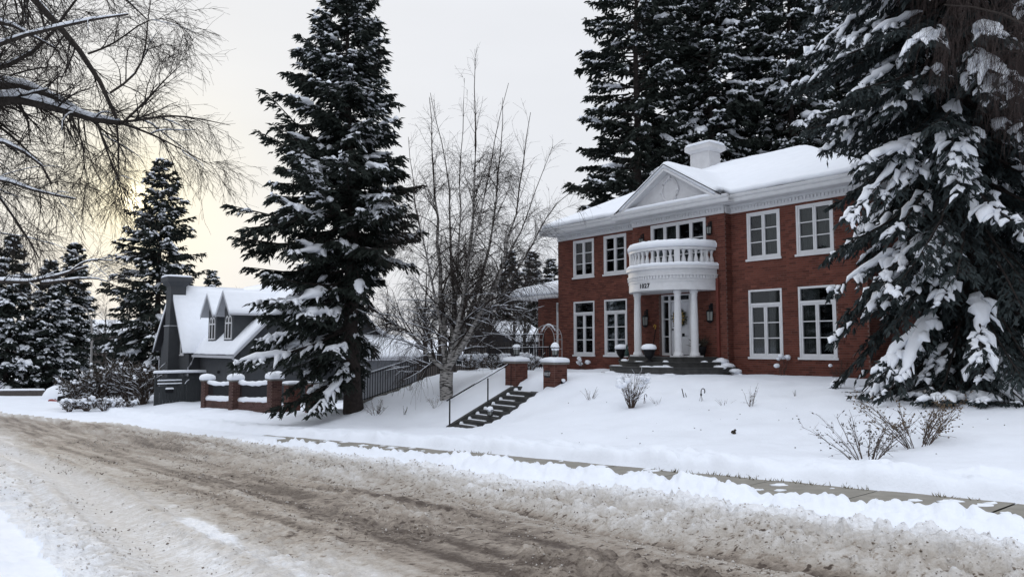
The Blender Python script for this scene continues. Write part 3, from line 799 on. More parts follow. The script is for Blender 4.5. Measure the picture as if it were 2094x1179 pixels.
# along the visible right end and the left end
cf.box(BA1 + .001, BA1 + .05, BB + .03, -.051, 6.303, 6.557)
cf.box(HW + .0, HW + .06, .02, HD, 6.30, 6.56); cf.box(HW, HW + .55, .302, HD + .5, 6.584, 6.622); cg.box(HW + .55, HW + .67, -.55, HD + .6, 6.60, 6.828)
cf.box(-.55, 0, .302, HD + .5, 6.584, 6.622); cg.box(-.67, -.55, -.55, HD + .6, 6.60, 6.828)
cf.box(-.5, HW + .5, HD, HD + .55, 6.584, 6.622)
cf.build('cornice', M_white, house); cg.build('gutter', M_white, house, smooth=False)
dn.build('dentil', M_white, house, kind='stuff')

# roof and its snow: hip plus front gable, one height field
EV = .62; ZE = 6.80; SL = .50; GA, GZ = 2.42, 1.50
def roof_z(a, b, eave=EV):
    h = np.minimum(np.minimum(a + eave, HW + eave - a), np.minimum(b + eave, HD + eave - b)) * SL
    return ZE + h
def gable_z(a): return ZE + GZ * (1 - np.abs(a - AC) / GA)
def height_sheet(xs, ys, zf, thick, name, m, parent, inside):
    A, B = np.meshgrid(xs, ys, indexing='ij'); Zt = zf(A, B)
    ok = inside(A, B)
    idx = -np.ones(A.shape, int); idx[ok] = np.arange(ok.sum())
    n = ok.sum(); top = np.stack([A[ok], B[ok], Zt[ok]], -1); bot = top.copy(); bot[:, 2] -= thick
    q = np.stack([idx[:-1, :-1], idx[1:, :-1], idx[1:, 1:], idx[:-1, 1:]], -1).reshape(-1, 4)
    q = q[(q >= 0).all(1)]
    ed = {}
    for f in q:
        for i in range(4):
            e = (f[i], f[(i + 1) % 4])
            if (e[1], e[0]) in ed: del ed[(e[1], e[0])]
            else: ed[e] = 1
    sk = np.array([(e[1], e[0], e[0] + n, e[1] + n) for e in ed]) if ed else None
    a = ACC(); a.add(np.concatenate([top, bot]), Q=np.concatenate([q, q[:, ::-1] + n, sk]))
    return a.build(name, m, parent, smooth=True)
SN = .20
def snow_top(A, B):
    h = roof_z(A, B)
    gz_ = gable_z(A) + .02
    ing = (np.abs(A - AC) < GA + .05)
    k = .10
    hh = np.where(ing, np.log(np.exp(np.clip((h - 6) / k, -50, 300)) + np.exp(np.clip((gz_ - 6) / k, -50, 300))) * k + 6, h)
    dist = np.minimum(np.minimum(A + EV + .05, HW + EV + .05 - A), np.minimum(B + EV + .05, HD + EV + .05 - B))
    dist = np.where(ing & (B < .6), 9, dist)
    dg = np.where(ing & (B < 1.0), np.clip((B + 1.02) / .3, 0, 1), 1)
    rnd = np.sqrt(np.clip(1 - (1 - np.clip(dist / .22, 0, 1)) ** 2, 0, 1)) * np.sqrt(np.clip(1 - (1 - dg) ** 2, 0, 1))
    nz_ = .05 * (fbm(A * .9, B * .9, 3, 7) - .5) + .03 * (fbm(A * 3, B * 3, 2, 8) - .5)
    return hh + SN * (.35 + .65 * rnd) + nz_ - .5 * .1 * (hh > ZE + 2.4)
xs = np.linspace(-EV - .05, HW + EV + .05, 106); ys = np.concatenate([np.arange(-1.02, 4.6, .12), np.arange(4.6, HD + .67, .3)])
def inside(A, B):
    return (((A > -EV - .05) & (A < HW + EV + .05) & (B > -EV - .04) & (B < HD + EV)) | ((np.abs(A - AC) < GA) & (B > -1.03) & (gable_z(A) > ZE + .04)))
height_sheet(xs, ys, snow_top, .16, 'roof_snow', M_snow, house, inside)
# shingled roof body below the snow
rb = MB()
hx = 4.6
rb.add([(-EV, -EV, ZE), (HW + EV, -EV, ZE), (HW + EV, HD + EV, ZE), (-EV, HD + EV, ZE), (hx, HD / 2, ZE + 2.6), (HW - hx, HD / 2, ZE + 2.6)],
       [(0, 1, 5, 4), (1, 2, 5), (2, 3, 4, 5), (3, 0, 4), (3, 2, 1, 0)])
rb.build('roof', M_shingle, house)
# pediment
pd = MB()
pb = BB - .30
pd.extrude([(AC - GA + .12, pb, ZE + .03), (AC + GA - .12, pb, ZE + .03), (AC, pb, ZE + GZ - .10)], (0, .8, 0))
ped = pd.build('pediment', M_stucco, house)
rk = MB()
for sgn in (-1, 1):
    def ln(off, dz): return (AC + sgn * (GA + off), ZE + dz)
    n_ = (GZ, GA); l_ = math.hypot(*n_)
    # raking board and soffit
    p0 = (AC + sgn * (GA + .02), ZE - .0); p1 = (AC, ZE + GZ + .012)
    rk.extrude([(p0[0], -1.0 + BB * 0, p0[1]), (p1[0], -1.0, p1[1]), (p1[0], -1.0, p1[1] - .20), (p0[0] - sgn * .33, -1.0, p0[1])][::(1 if sgn > 0 else -1)], (0, 1.2, 0))
rk.build('raking_cornice', M_white, house)
eg = MB()
for sgn in (-1, 1):
    q0 = (AC + sgn * (GA + .05), ZE + .0); q1 = (AC, ZE + GZ + .02)
    eg.extrude([(q0[0], -1.03, q0[1]), (q1[0], -1.03, q1[1]), (q1[0], -1.03, q1[1] + .035), (q0[0] + sgn * .03, -1.03, q0[1] + .02)][::(1 if sgn > 0 else -1)], (0, 1.2, 0))
eg.build('shingle_edge', M_shingle, house)
ov = MB(); oc = (AC, pb - .02, ZE + .62)
K = 28
ring = [(oc[0] + .36 * math.cos(2 * math.pi * k / K), oc[1], oc[2] + .44 * math.sin(2 * math.pi * k / K)) for k in range(K + 1)]
ov.tube(ring, .05, 6)
for a, b_ in ((0, 1), (1, 0), (0, -1), (-1, 0)): ov.box(oc[0] + a * .37 - .06, oc[0] + a * .37 + .06, oc[1] - .07, oc[1] + .0, oc[2] + b_ * .46 - .07, oc[2] + b_ * .46 + .07)
ov.build('oval_moulding', M_stucco, ped)
sl_ = MB(); sl_.cap(AC - GA + .1, AC + GA - .1, -.99, pb + .02, ZE + .035, .13, .02, .2, 14)
sl_.build('ledge_snow', M_snow, house, smooth=True)
# chimney
ch = MB(); ch.box(4.25, 5.25, 4.0, 4.8, 8.3, 10.05); ch.build('chimney', M_stucco, house, bevel=.01)
chm = [o for o in house.children if o.name.startswith('chimney')][0]
cc = MB(); cc.add([(4.25, 4.0, 10.05), (5.25, 4.0, 10.05), (5.25, 4.8, 10.05), (4.25, 4.8, 10.05), (4.08, 3.83, 10.17), (5.42, 3.83, 10.17), (5.42, 4.97, 10.17), (4.08, 4.97, 10.17)],
                  [(0, 1, 5, 4), (1, 2, 6, 5), (2, 3, 7, 6), (3, 0, 4, 7)]); cc.box(4.08, 5.42, 3.83, 4.97, 10.17, 10.36); cc.build('chimney_cap', M_stucco, chm)
MB().cap(4.06, 5.44, 3.81, 4.99, 10.36, .14).build('snow_cap', M_snow, chm, smooth=True)

# balcony over the porch
RB = 1.75
def half(r, n=40, c=(AC, BB)): return [(c[0] + r * math.cos(math.pi * k / n + math.pi), c[1] + r * math.sin(math.pi * k / n + math.pi)) for k in range(n + 1)]
bal = MB()
for r, z0, z1 in ((RB, 3.62, 3.92), (RB + .025, 3.92, 3.95), (RB, 3.95, 4.13), (RB + .06, 4.13, 4.17), (RB + .02, 4.17, 4.36), (RB + .10, 4.36, 4.46)): bal.prism(half(r), z0, z1)
balcony = bal.build('balcony', M_white, house)
tb = MB()
for k in range(48):
    a = math.pi + math.pi * (k + .5) / 48; c, s = math.cos(a), math.sin(a); r0, r1 = RB - .01, RB + .045; w = .032
    pts = [(AC + r0 * c - w * s, BB + r0 * s + w * c), (AC + r1 * c - w * s, BB + r1 * s + w * c), (AC + r1 * c + w * s, BB + r1 * s - w * c), (AC + r0 * c + w * s, BB + r0 * s - w * c)]
    tb.prism(pts, 4.02, 4.127)
tb.build('dentil_band', M_white, balcony, kind='stuff')
# deck edge snow (ring), balusters, rail, rail snow
def ring_mesh(r0, r1, z0, z1, jit=0, n=60):
    mb = MB(); vs = []
    for k in range(n + 1):
        a = math.pi + math.pi * k / n; c, s = math.cos(a), math.sin(a); q = 1 + random.uniform(-jit, jit)
        for r, z in ((r0, z0), (r1, z0), (r1 + (.015 if jit else 0), z0 + (z1 - z0) * .5), (r1 - .06 * (jit > 0), z0 + (z1 - z0) * .9 * q), ((r0 + r1) / 2, z0 + (z1 - z0) * q), (r0 + .05 * (jit > 0), z0 + (z1 - z0) * .9 * q), (r0, z0 + (z1 - z0) * .5)):
            vs.append((AC + r * c, BB + r * s, z))
    M = 7
    fs = [(i * M + k, i * M + (k + 1) % M, (i + 1) * M + (k + 1) % M, (i + 1) * M + k) for i in range(n) for k in range(M)]
    fs += [tuple(range(M)), tuple(reversed(range(n * M, n * M + M)))]
    return mb.add(vs, fs)
ring_mesh(1.2, RB + .09, 4.455, 4.60, .12).build('deck_snow', M_snow, balcony, smooth=True)
ring_mesh(RB - .25, RB + .0, 5.03, 5.13, 0).build('handrail', M_white, balcony)
ring_mesh(RB - .30, RB + .03, 5.13, 5.40, .05).build('rail_snow', M_snow, balcony, smooth=True)
bp = [(.045, 0), (.075, .02), (.075, .05), (.05, .07), (.07, .13), (.085, .19), (.07, .27), (.042, .36), (.036, .42), (.055, .46), (.042, .48), (.07, .51), (.07, .55), (.045, .56)]
bmesh_ = MB().lathe(bp, (0, 0, 0), 12).mesh('baluster', M_white, True)
ped_m = MB().box(-.10, .10, -.10, .10, 0, .56).mesh('rail_post', M_white)
NBL = 23
for k in range(NBL):
    a = math.pi + math.pi * (k + .5) / NBL
    loc = (AC + (RB - .12) * math.cos(a), BB + (RB - .12) * math.sin(a), 4.47)
    if k in (6, 16): link('rail_post', ped_m, balcony, loc, a)
    else: link('baluster', bmesh_, balcony, loc)
# house number on the curved fascia
def digits(txt, size, m, name, bold=.012):
    cu = bpy.data.curves.new(name, 'FONT'); cu.body = txt; cu.size = size; cu.offset = bold * size; cu.extrude = .006; cu.align_x = 'CENTER'; cu.space_character = 1.15
    to = bpy.data.objects.new(name + '_txt', cu); C.objects.link(to)
    bpy.context.view_layer.update()
    me = bpy.data.meshes.new_from_object(to.evaluated_get(bpy.context.evaluated_depsgraph_get()))
    bpy.data.objects.remove(to); me.name = name; me.materials.clear(); me.materials.append(m); return me
dm = digits('1027', .215, M_black, 'house_number', .03)
dang = math.pi * 1.49
for v in dm.vertices:
    x, y, z = v.co; a = dang + x / RB
    v.co = (AC + (RB + .008 + z) * math.cos(a), BB + (RB + .008 + z) * math.sin(a), 3.72 + y)
link('house_number', dm, balcony)
# columns
cp = [(.20, 0), (.20, .05), (.19, .06), (.19, .10), (.16, .13), (.148, .16), (.150, .7), (.142, 1.4), (.125, 2.08), (.135, 2.10), (.135, 2.13), (.125, 2.15), (.15, 2.20), (.165, 2.22), (.165, 2.30)]
cm = MB().lathe([(r * .9, z) for r, z in cp], (0, 0, 0), 20).mesh('column', M_white, True)
pm = MB().box(-.21, .21, -.21, .21, 0, .05).mesh('column_base', M_white)
for dx_, dy_ in ((-1.30, -.72), (-.92, -1.14), (.92, -1.14), (1.30, -.72)):
    c_ = link('column', cm, house, (AC + dx_, BB + dy_, 1.32)); link('column_base', pm, c_, (0, 0, -.031))
# steps
for i, (r, z0, z1) in enumerate(((1.80, 1.12, 1.288), (2.14, .95, 1.118), (2.50, .74, .948), (2.78, .45, .70))):
    st_ = MB().prism(half(r), z0, z1 - .03); st_.prism(half(r + .03), z1 - .029, z1); st_.build('step', M_conc, house)
def step_snow_at(c, rx, ry, rz): MB().blob(c, rx, ry, rz, 9, 6, .16).build('step_snow', M_snow, house, smooth=True)
for r, z, n in ((1.95, 1.118, 8), (2.30, .948, 9), (2.62, .70, 7)):
    for k in range(n):
        a = math.pi + random.uniform(.04, .96) * math.pi
        if k == 0: a = math.pi * 1.97
        step_snow_at((AC + r * math.cos(a), BB + r * math.sin(a), z + .0), random.uniform(.10, .36), random.uniform(.06, .12), random.uniform(.02, .08))
for sx, k in ((2.0, 1), (2.25, .8), (2.55, .6), (2.85, .4)): step_snow_at((AC + sx, BB - .2, 1.12 - (sx - 2.0) * .55), .24, .26, .15 * k)

# downspout right of the porch
MB().box(8.62, 8.72, BB - .09, BB - .012, 1.12, 4.05).build('downspout', M_down, house)
# wall lanterns
def lantern_meshes():
    f = MB()
    f.lathe([(.02, .30), (.10, .26), (.115, .24), (.085, .235)], (0, 0, 0), 6)
    f.lathe([(.03, -.06), (.09, -.02), (.095, 0), (.08, .01)], (0, 0, 0), 6)
    for k in range(6):
        a = 2 * math.pi * (k) / 6
        f.beam((.085 * math.cos(a), .085 * math.sin(a), 0), (.10 * math.cos(a), .10 * math.sin(a), .245), .012, .012)
    f.tube([(0, 0, .30), (0, 0, .40), (0, .06, .43), (0, .12, .38)], .012, 6); f.lathe([(.035, .32), (.02, .36), (.03, .37), (.01, .41)], (0, 0, 0), 8)
    f.box(-.04, .04, .115, .135, .24, .46)
    gl = MB().lathe([(.075, .01), (.09, .235)], (0, 0, 0), 6)
    return f.mesh('lantern', M_black), gl.mesh('lantern_glass', M_lampglass)
lf, lg = lantern_meshes()
for (a, b, z, sc) in ((5.42, BB - .135, 2.45, 1.35), (8.38, BB - .135, 2.55, 1.35), (5.28, BB - .135, 5.55, 1.0), (8.42, BB - .135, 5.62, 1.0)):
    l = link('wall_lantern', lf, house, (a, b, z)); l.scale = (sc, 1, sc); link('lantern_glass', lg, l)

# left wing, set back, with its own low roof
wb = 1.5; wx0 = -3.1
ww = MB(); wbk = MB()
dr = (-1.75, -.55, .9, 3.72)
holed_panel(ww, Vector((0, wb, 0)), U0, NF, wx0, -.002, ZB, 3.95, [dr], .12); brick_face(wbk, Vector((0, wb, 0)), U0, NF, wx0, -.002, ZB, 3.95, [dr], .02)
holed_panel(ww, Vector((wx0, 7, 0)), Vector((0, -1, 0)), Vector((-1, 0, 0)), 0, 5.5, ZB, 3.95, [], .1)
ww.build('wing_wall', M_mortar, house); wbk.build('wing_brick', M_brick, house, kind='stuff')
casement(house, (dr[0] + dr[1]) / 2, wb, dr[2], dr[3], dr[1] - dr[0], 1, cols=2, rows=3)
wr = MB(); wr.box(wx0 - .9, -.01, wb - .8, 7.5, 3.95, 3.99); wr.box(wx0 - 1.0, -.012, wb - .92, wb - .802, 3.93, 4.17); wr.box(wx0 - 1.02, wx0 - .902, wb - .80, 7.5, 3.93, 4.17)
wr.build('wing_cornice', M_white, house)
def wing_top(A, B):
    e = np.minimum(A - (wx0 - 1.05), B - (wb - .95)); e = np.clip(e, 0, 9)
    return 4.15 + e * .30 + .24 * np.sqrt(np.clip(1 - (1 - np.clip(e / .22, 0, 1)) ** 2, 0, 1)) + .03 * (fbm(A * 2, B * 2, 2, 5) - .5)
height_sheet(np.arange(wx0 - 1.05, -.0, .11), np.arange(wb - .95, 7.5, .11), wing_top, .10, 'wing_snow', M_snow, house, lambda A, B: A < 5)

# ------------------------------------------------------------------ conifers
def spruce_parts(name, H, Rmax, h0, seed, levels=46, per=7, e_low=-24, e_high=30, curl=.25, needle=M_needle, dens=1.0, snow=.5, hang=.35,
                 trunk_r=.34, twl=.26, twr=.034, blen=1.0, power=.85, bare_to=0.0, clump=0.0, shape=None, side_bias=None, snow_w=1.0, maxlet=.85, trunk_lean=(0, 0), bark=M_bark, dead=0.0, tden=4.8, pads=.45, rnd=False, fringe=.4, ejit=6):
    """returns (trunk mesh, crown mesh, snow mesh): whorled limbs, side sprays, needle twigs, snow pads on the sprays"""
    g = np.random.default_rng(seed)
    tr = ACC()
    zz = np.linspace(-.5, H * .99, 14); rr_ = trunk_r * (1 - zz / H * .97) + .25 * trunk_r * np.exp(-np.clip(zz, 0, 9) * 2.2); rr_ = np.maximum(rr_, .012)
    wob = .03 * H / 10
    pts = np.stack([wob * np.sin(zz * .6 + seed) + trunk_lean[0] * zz / H, wob * np.cos(zz * .5 + seed) + trunk_lean[1] * zz / H, zz], -1)
    tubes(tr, pts[None], rr_[None], 10)
    # limbs
    hs = []; az = []
    for i in range(levels):
        f = i / (levels - 1)
        h = h0 + (H * .985 - h0) * (f ** .92)
        k = per if f < .8 else max(4, per - 2)
        for j in range(k):
            hs.append(h + g.uniform(-.5, .5) * (H - h0) / levels); az.append(2 * math.pi * j / k + g.uniform(-.4, .4) + i * 2.4)
    hs = np.clip(np.array(hs), .15, H * .99); az = np.array(az); n = len(hs)
    rel = np.clip((hs - h0) / (H - h0), 0, 1)
    L = Rmax * ((1 - rel) ** power if shape is None else shape(rel)) * g.uniform(.62, 1.08, n) * blen + .18
    if side_bias is not None: L = L * side_bias(az, rel)
    e = np.radians(e_low + (e_high - e_low) * rel + g.normal(0, ejit, n))
    cu = curl * g.uniform(.5, 1.4, n) * (1 - .4 * rel)
    rd = np.stack([np.cos(az), np.sin(az)], -1); tg = np.stack([-np.sin(az), np.cos(az)], -1)
    K = 7
    u = np.linspace(0, 1, K)[None]
    bend = g.normal(0, .12, n)[:, None] * u ** 2
    def limb_at(i, u):
        x = rd[i] * (L[i] * u)[:, None] + tg[i] * (L[i] * bend[i, 0] * 0 + L[i] * g_b[i] * u ** 2)[:, None]
        z = hs[i] + L[i] * (np.tan(e[i]) * u + cu[i] * u ** 2 - .10 * u)
        z = np.maximum(z, .05)
        c = np.stack([np.interp(hs[i], zz, pts[:, 0]), np.interp(hs[i], zz, pts[:, 1])], -1)
        return np.concatenate([x + c, z[:, None]], 1)
    g_b = g.normal(0, .12, n)
    ii = np.repeat(np.arange(n), K); uu = np.tile(np.linspace(0, .97, K), n)
    LP = limb_at(ii, uu).reshape(n, K, 3)
    lr = (.010 + .016 * L)[:, None] * (1 - .85 * np.linspace(0, 1, K)[None])
    tubes(tr, LP[:, ::2], lr[:, ::2], 4 if dens >= .9 else 3)
    # side sprays
    live = hs > bare_to
    nb = np.where(live, (L * 9.5 * dens + 5), L * dead * 5 + 1).astype(int)
    ib = np.repeat(np.arange(n), nb); m = len(ib)
    ub = g.uniform(.10, 1.0, m) ** .85
    if clump: ub = np.clip(.35 + .65 * ub, 0, 1)
    B0 = limb_at(ib, ub); B1 = limb_at(ib, np.clip(ub + .03, 0, 1.05))
    fw = unit(B1 - B0)
    sd = g.choice([-1, 1], m); t3 = np.concatenate([tg[ib], np.zeros((m, 1))], 1)
    spread = g.uniform(.35, .95, m)
    D = unit(fw * (1.05 - .45 * spread)[:, None] + t3 * (sd * spread)[:, None] + np.array([0, 0, -1.]) * g.uniform(-.05, .25, m)[:, None])
    bl = np.minimum(maxlet, (.22 + .34 * L[ib] * (1.08 - ub))) * g.uniform(.6, 1.15, m)
    KB = 4; v = np.linspace(0, 1, KB)
    sag = g.uniform(.1, .5, m)
    BP = B0[:, None] + D[:, None] * (bl[:, None] * v)[..., None]
    BP[:, :, 2] -= (sag * bl)[:, None] * v ** 2
    BP[:, :, 2] = np.maximum(BP[:, :, 2], .03)
    if dens >= .9: tubes(tr, BP[live[ib]][:, ::3], np.tile([.009, .004], (int(live[ib].sum()), 1)), 3)
    cr = ACC()
    # needle twigs along sprays
    ok = live[ib]
    nt_ = np.where(ok, np.maximum(3, (bl / twl * tden * min(1.3, dens)).astype(int) + 3), 0)
    it = np.repeat(np.arange(m), nt_); M = len(it)
    w = g.uniform(0, 1, M); kk = np.minimum((w * (KB - 1)).astype(int), KB - 2); fr = (w * (KB - 1) - kk)[:, None]
    Pt = BP[it, kk] * (1 - fr) + BP[it, kk + 1] * fr
    ax = unit(BP[it, kk + 1] - BP[it, kk])
    sx, sy = perp(ax)
    sgn = g.choice([-1, 1], M)
    DT = ax * g.uniform(.45, 1.0, M)[:, None] + sx * (sgn * g.uniform(.2, .9, M))[:, None]
    DT[:, 2] -= np.abs(g.normal(0, hang, M))
    blades(cr, Pt, DT, twl * g.uniform(.6, 1.35, M), twr * 1.12 * g.uniform(.7, 1.4, M))
    # twigs along the limb itself and a leader
    nl = np.where(live, (L * 15 * dens + 5), 0).astype(int)
    il = np.repeat(np.arange(n), nl); ul = g.uniform(.12, 1, len(il)); PL = limb_at(il, ul)
    DL = np.concatenate([rd[il] * g.uniform(.2, 1, len(il))[:, None] + tg[il] * g.normal(0, .6, len(il))[:, None], -np.abs(g.normal(0, hang * 1.4, len(il)))[:, None] + .1], 1)
    blades(cr, PL, DL, twl * g.uniform(.7, 1.5, len(il)), twr * 1.12 * g.uniform(.8, 1.4, len(il)))
    tip = np.tile(pts[-1], (30, 1)); tip[:, 2] += g.uniform(-.9, .1, 30)
    spindles(cr, tip, np.concatenate([g.normal(0, .7, (30, 2)), g.uniform(.2, 1, (30, 1))], 1), np.full(30, twl * 1.1), np.full(30, twr), 3)
    # snow pads
    sn = ACC()
    sb = np.clip(g.beta(1.1, 1.3, n) * 1.55 * snow, 0, .97)
    un = vnoise(ub * L[ib] * 1.2 + ib * 13.7, ib * 3.1 + 0 * ub, seed)
    s_ok = ok & (un < sb[ib] * 1.15) & (ub > (.42 if rnd else .22)) & (g.uniform(0, 1, m) < .8)
    js = np.where(s_ok)[0]; q = len(js)
    if q:
        KS = 4; vv = np.linspace(.0, 1, KS)
        a0 = g.uniform(0, .25, q); a1 = g.uniform(.6, .98, q)
        if rnd: a0 = g.uniform(.0, .4, q); a1 = np.minimum(a0 + g.uniform(.35, .75, q), 1.0)
        pv = a0[:, None] + (a1 - a0)[:, None] * vv
        f = pv * (KB - 1); k0 = np.minimum(f.astype(int), KB - 2); fr = (f - k0)[..., None]
        SP = BP[js[:, None], k0] * (1 - fr) + BP[js[:, None], k0 + 1] * fr
        wd = (.035 + .052 * np.minimum(bl[js], .9)) * g.uniform(.6, 1.4, q) * snow_w
        prof = np.array([.3, 1.0, .95, .2])
        if rnd: wd = wd * 1.15
        RS = wd[:, None] * prof * g.uniform(.6, 1.3, (q, KS)); SP = SP + g.normal(0, .02, SP.shape)
        SP[:, :, 2] += RS * .55 + .012
        tubes(sn, SP, RS, 6 if rnd else 5, flat=.72, vn=.2)
        # finger-like fringe: snow on the twigs of those sprays
        isn = np.zeros(m, bool); isn[js] = True
        ft_ = np.where(isn[it] & (g.uniform(0, 1, M) < fringe) & (np.abs(DT[:, 2]) < .75))[0]
        if len(ft_):
            Pf = Pt[ft_].copy(); Pf[:, 2] += twr * 1.1; Df = DT[ft_].copy(); Df[:, 2] = Df[:, 2] * .8
            spindles(sn, Pf, Df, twl * g.uniform(.7, 1.05, len(ft_)), twr * snow_w * g.uniform(.8, 1.35, len(ft_)), 4)
    # pads along the limbs
    lj = np.where(live & (sb > 1 - pads) & (L > .5))[0]
    if len(lj):
        KS = 9; vv = np.linspace(0, 1, KS); q = len(lj)
        a0 = g.uniform(.25, .6, q); a1 = np.minimum(a0 + g.uniform(.3, .55, q), .98)
        uv = (a0[:, None] + (a1 - a0)[:, None] * vv)
        SP = limb_at(np.repeat(lj, KS), uv.ravel()).reshape(q, KS, 3)
        RS = ((.06 + .036 * np.minimum(L[lj], 4)) * (.8 if rnd else 1) * snow_w * g.uniform(.7, 1.3, q))[:, None] * np.array([.15, .75, 1, .9, 1.05, .95, .8, .6, .12]) * g.uniform(.7, 1.25, (q, KS))
        SP[:, :, 2] += RS * .42 + .02; SP[:, :, :2] += g.normal(0, .045, (q, KS, 2))
        tubes(sn, SP, RS, 7, flat=.55, vn=.22)
    return (tr.mesh(name + '_trunk', bark, True), cr.mesh(name + '_crown', needle), sn.mesh(name + '_snow', M_snow, True))
def place_tree(parts, loc, label, cat='tree', group=None, rz=0.0, sc=(1, 1, 1), name='spruce_tree'):
    t = thing(name, label, cat, loc, rz, group); t.scale = sc
    for nm, me in zip(('trunk', 'crown', 'snow'), parts): link(nm, me, t)
    return t
def gpos(px, Y):
    x = (px - 1047) / 1512. * Y * 1.0; return x, Y, gxy(x, Y)

# big spruce left of the house
x, y = -6.15, 29.0
def big_bias(a, r):
    k = 1 - .32 * np.clip(np.cos(a), 0, 1) * (r < .75)
    low = np.clip((.34 - r) / .15, 0, 1)                    # only the left side keeps its low boughs
    left = np.clip(.62 + 1.5 * np.cos(a - R(172)), .07, 1)
    return k * (1 - low * (1 - left)) * (1 - .22 * low) * (1 - .40 * np.clip((.10 - r) / .05, 0, 1))
big = spruce_parts('big_spruce', 17.8, 6.05, 1.7, 3, levels=38, per=8, e_low=-36, e_high=24, curl=.30, dens=.90, snow=.58, hang=.38, trunk_r=.36,
                   power=.84, side_bias=big_bias, trunk_lean=(-.55, 0), fringe=.06, pads=.62, snow_w=1.3, ejit=8)
place_tree(big, (x, y, gxy(x, y) - .05), 'tall snow-laden spruce with thick bare lower trunk standing between grey house and birch')

# group of tall spruces behind the brick house
ga_ = spruce_parts('back_spruce_a', 31, 5.0, 4.0, 5, levels=44, per=7, e_low=-18, e_high=20, curl=.12, dens=.58, snow=.60, hang=.30, trunk_r=.42, twl=.36, twr=.062, clump=1, shape=lambda r: np.clip(1.0 - r, 0, 1) ** .45, snow_w=1.4, ejit=13, fringe=.12, pads=.35)
gb_ = spruce_parts('back_spruce_b', 30, 4.8, 4.0, 6, levels=42, per=7, e_low=-22, e_high=18, curl=.10, dens=.56, snow=.85, hang=.30, trunk_r=.42, twl=.36, twr=.062, clump=1, shape=lambda r: np.clip(1.0 - r, 0, 1) ** .45, snow_w=1.6, ejit=13, fringe=.2, pads=.45)
for i, (px, Y, p, rz, s, lab) in enumerate((
        (1308, 47, ga_, 0.3, 1.0, 'leftmost of the tall dark spruces behind the brick house roof'),
        (1395, 52, ga_, 1.9, 1.06, 'dark spruce behind the left one, in line with the roof pediment'),
        (1462, 48, gb_, 0.7, 1.0, 'tall spruce rising directly behind the white chimney'),
        (1545, 53, gb_, 3.6, 1.08, 'tall snow-dotted spruce behind the right roof slope'),
        (1630, 48, gb_, 5.0, 1.02, 'tall spruce with snow balls behind the right end of the roof'),
        (1715, 53, ga_, 4.1, 1.05, 'tall spruce partly hidden behind the snowy blue spruce'),
        (1830, 50, ga_, 2.2, 1.0, 'tall spruce almost wholly hidden behind the snowy blue spruce'))):
    x, y, z = gpos(px, Y)
    place_tree(p, (x, y, .3), lab, group='spruces behind the brick house', rz=rz, sc=(s, s, s))

# blue spruces at the right edge
def bias_r(a, r): return 1.0
blue = spruce_parts('blue_spruce', 17.0, 3.75, 1.3, 8, levels=50, per=8, e_low=-50, e_high=-6, curl=.16, needle=M_needleb, dens=1.0, snow=.98, hang=.7, trunk_r=.30,
                    shape=lambda r: np.interp(r, [0, .12, .3, .55, .75, 1], [.62, .74, .78, .94, .85, .0]), twl=.17, twr=.024, snow_w=1.15, maxlet=.62, tden=4.6, pads=.22, rnd=True, fringe=.16)
x, y = 10.5, 17.0
place_tree(blue, (x, y, gxy(x, y) - .1), 'drooping blue spruce with heavy snow pads beside the right end of the brick house', rz=.4)
blue2 = spruce_parts('rear_blue_spruce', 16.0, 3.4, 1.0, 9, levels=28, per=6, e_low=-38, e_high=10, curl=.10, needle=M_needleb, dens=.6, snow=.7, hang=.7, trunk_r=.28, power=.6, snow_w=1.2, twl=.32, twr=.05)
for x, y, rz, sc, lab in ((14.6, 20.5, 1.1, 1.0, 'dark spruce at the right edge of the photo behind the snow-padded blue spruce'), (15.6, 27.5, 2.5, 1.25, 'dark spruce filling the gap behind the blue spruce beyond the house end'), (20.5, 27.0, 4.0, 1.25, 'rearmost dark spruce at the right edge of the photo')):
    place_tree(blue2, (x, y, .6), lab, group='dark spruces behind the blue spruce', rz=rz, sc=(sc, sc, sc))

# spruces on the far left
lm = spruce_parts('left_spruce', 19, 5.6, 1.2, 12, levels=38, per=6, e_low=-26, e_high=24, curl=.22, dens=.55, snow=.52, hang=.32, trunk_r=.34, twl=.36, twr=.058, power=.72, snow_w=1.6, fringe=.15, pads=.5, ejit=9)
x, y, z = gpos(322, 60); place_tree(lm, (x, y, z), 'conical snowy spruce rising behind the grey house chimney', rz=.8)
ls = spruce_parts('small_spruce', 13.5, 3.4, .7, 13, levels=30, per=6, e_low=-24, e_high=24, curl=.2, dens=.55, snow=.70, hang=.32, trunk_r=.25, twl=.40, twr=.066, power=.8, snow_w=1.6)
for px, Y, s, rz, lab in ((146, 72, 1.02, .2, 'pointed snowy spruce right of its neighbours at far left'), (98, 66, .86, 2.1, 'shorter snow-dusted spruce between two taller ones at far left'),
                          (20, 64, 1.0, 4.0, 'snowy spruce cut by the left edge of the photo'), (-40, 70, 1.1, 5.0, 'tall spruce at the left edge behind the bare boughs')):
    x, y, z = gpos(px, Y); place_tree(ls, (x, y, z), lab, group='spruces at the far left', rz=rz, sc=(s, s, s))
for px, Y, s, rz, lab in ((1042, 82, .95, 1.0, 'small far spruce left of two others behind the birch'), (1090, 86, .98, 2.6, 'small far spruce in the middle of three behind the birch'), (1128, 84, .9, 3.9, 'small far spruce nearest the brick house corner'),
                          (432, 95, .95, 4.4, 'tiny far spruce top above the grey house roof')):
    x, y, z = gpos(px, Y); place_tree(ls, (x, y, -.6 if px > 900 else -1.5), lab, group='small spruces in the far background', rz=rz, sc=(s, s, s))

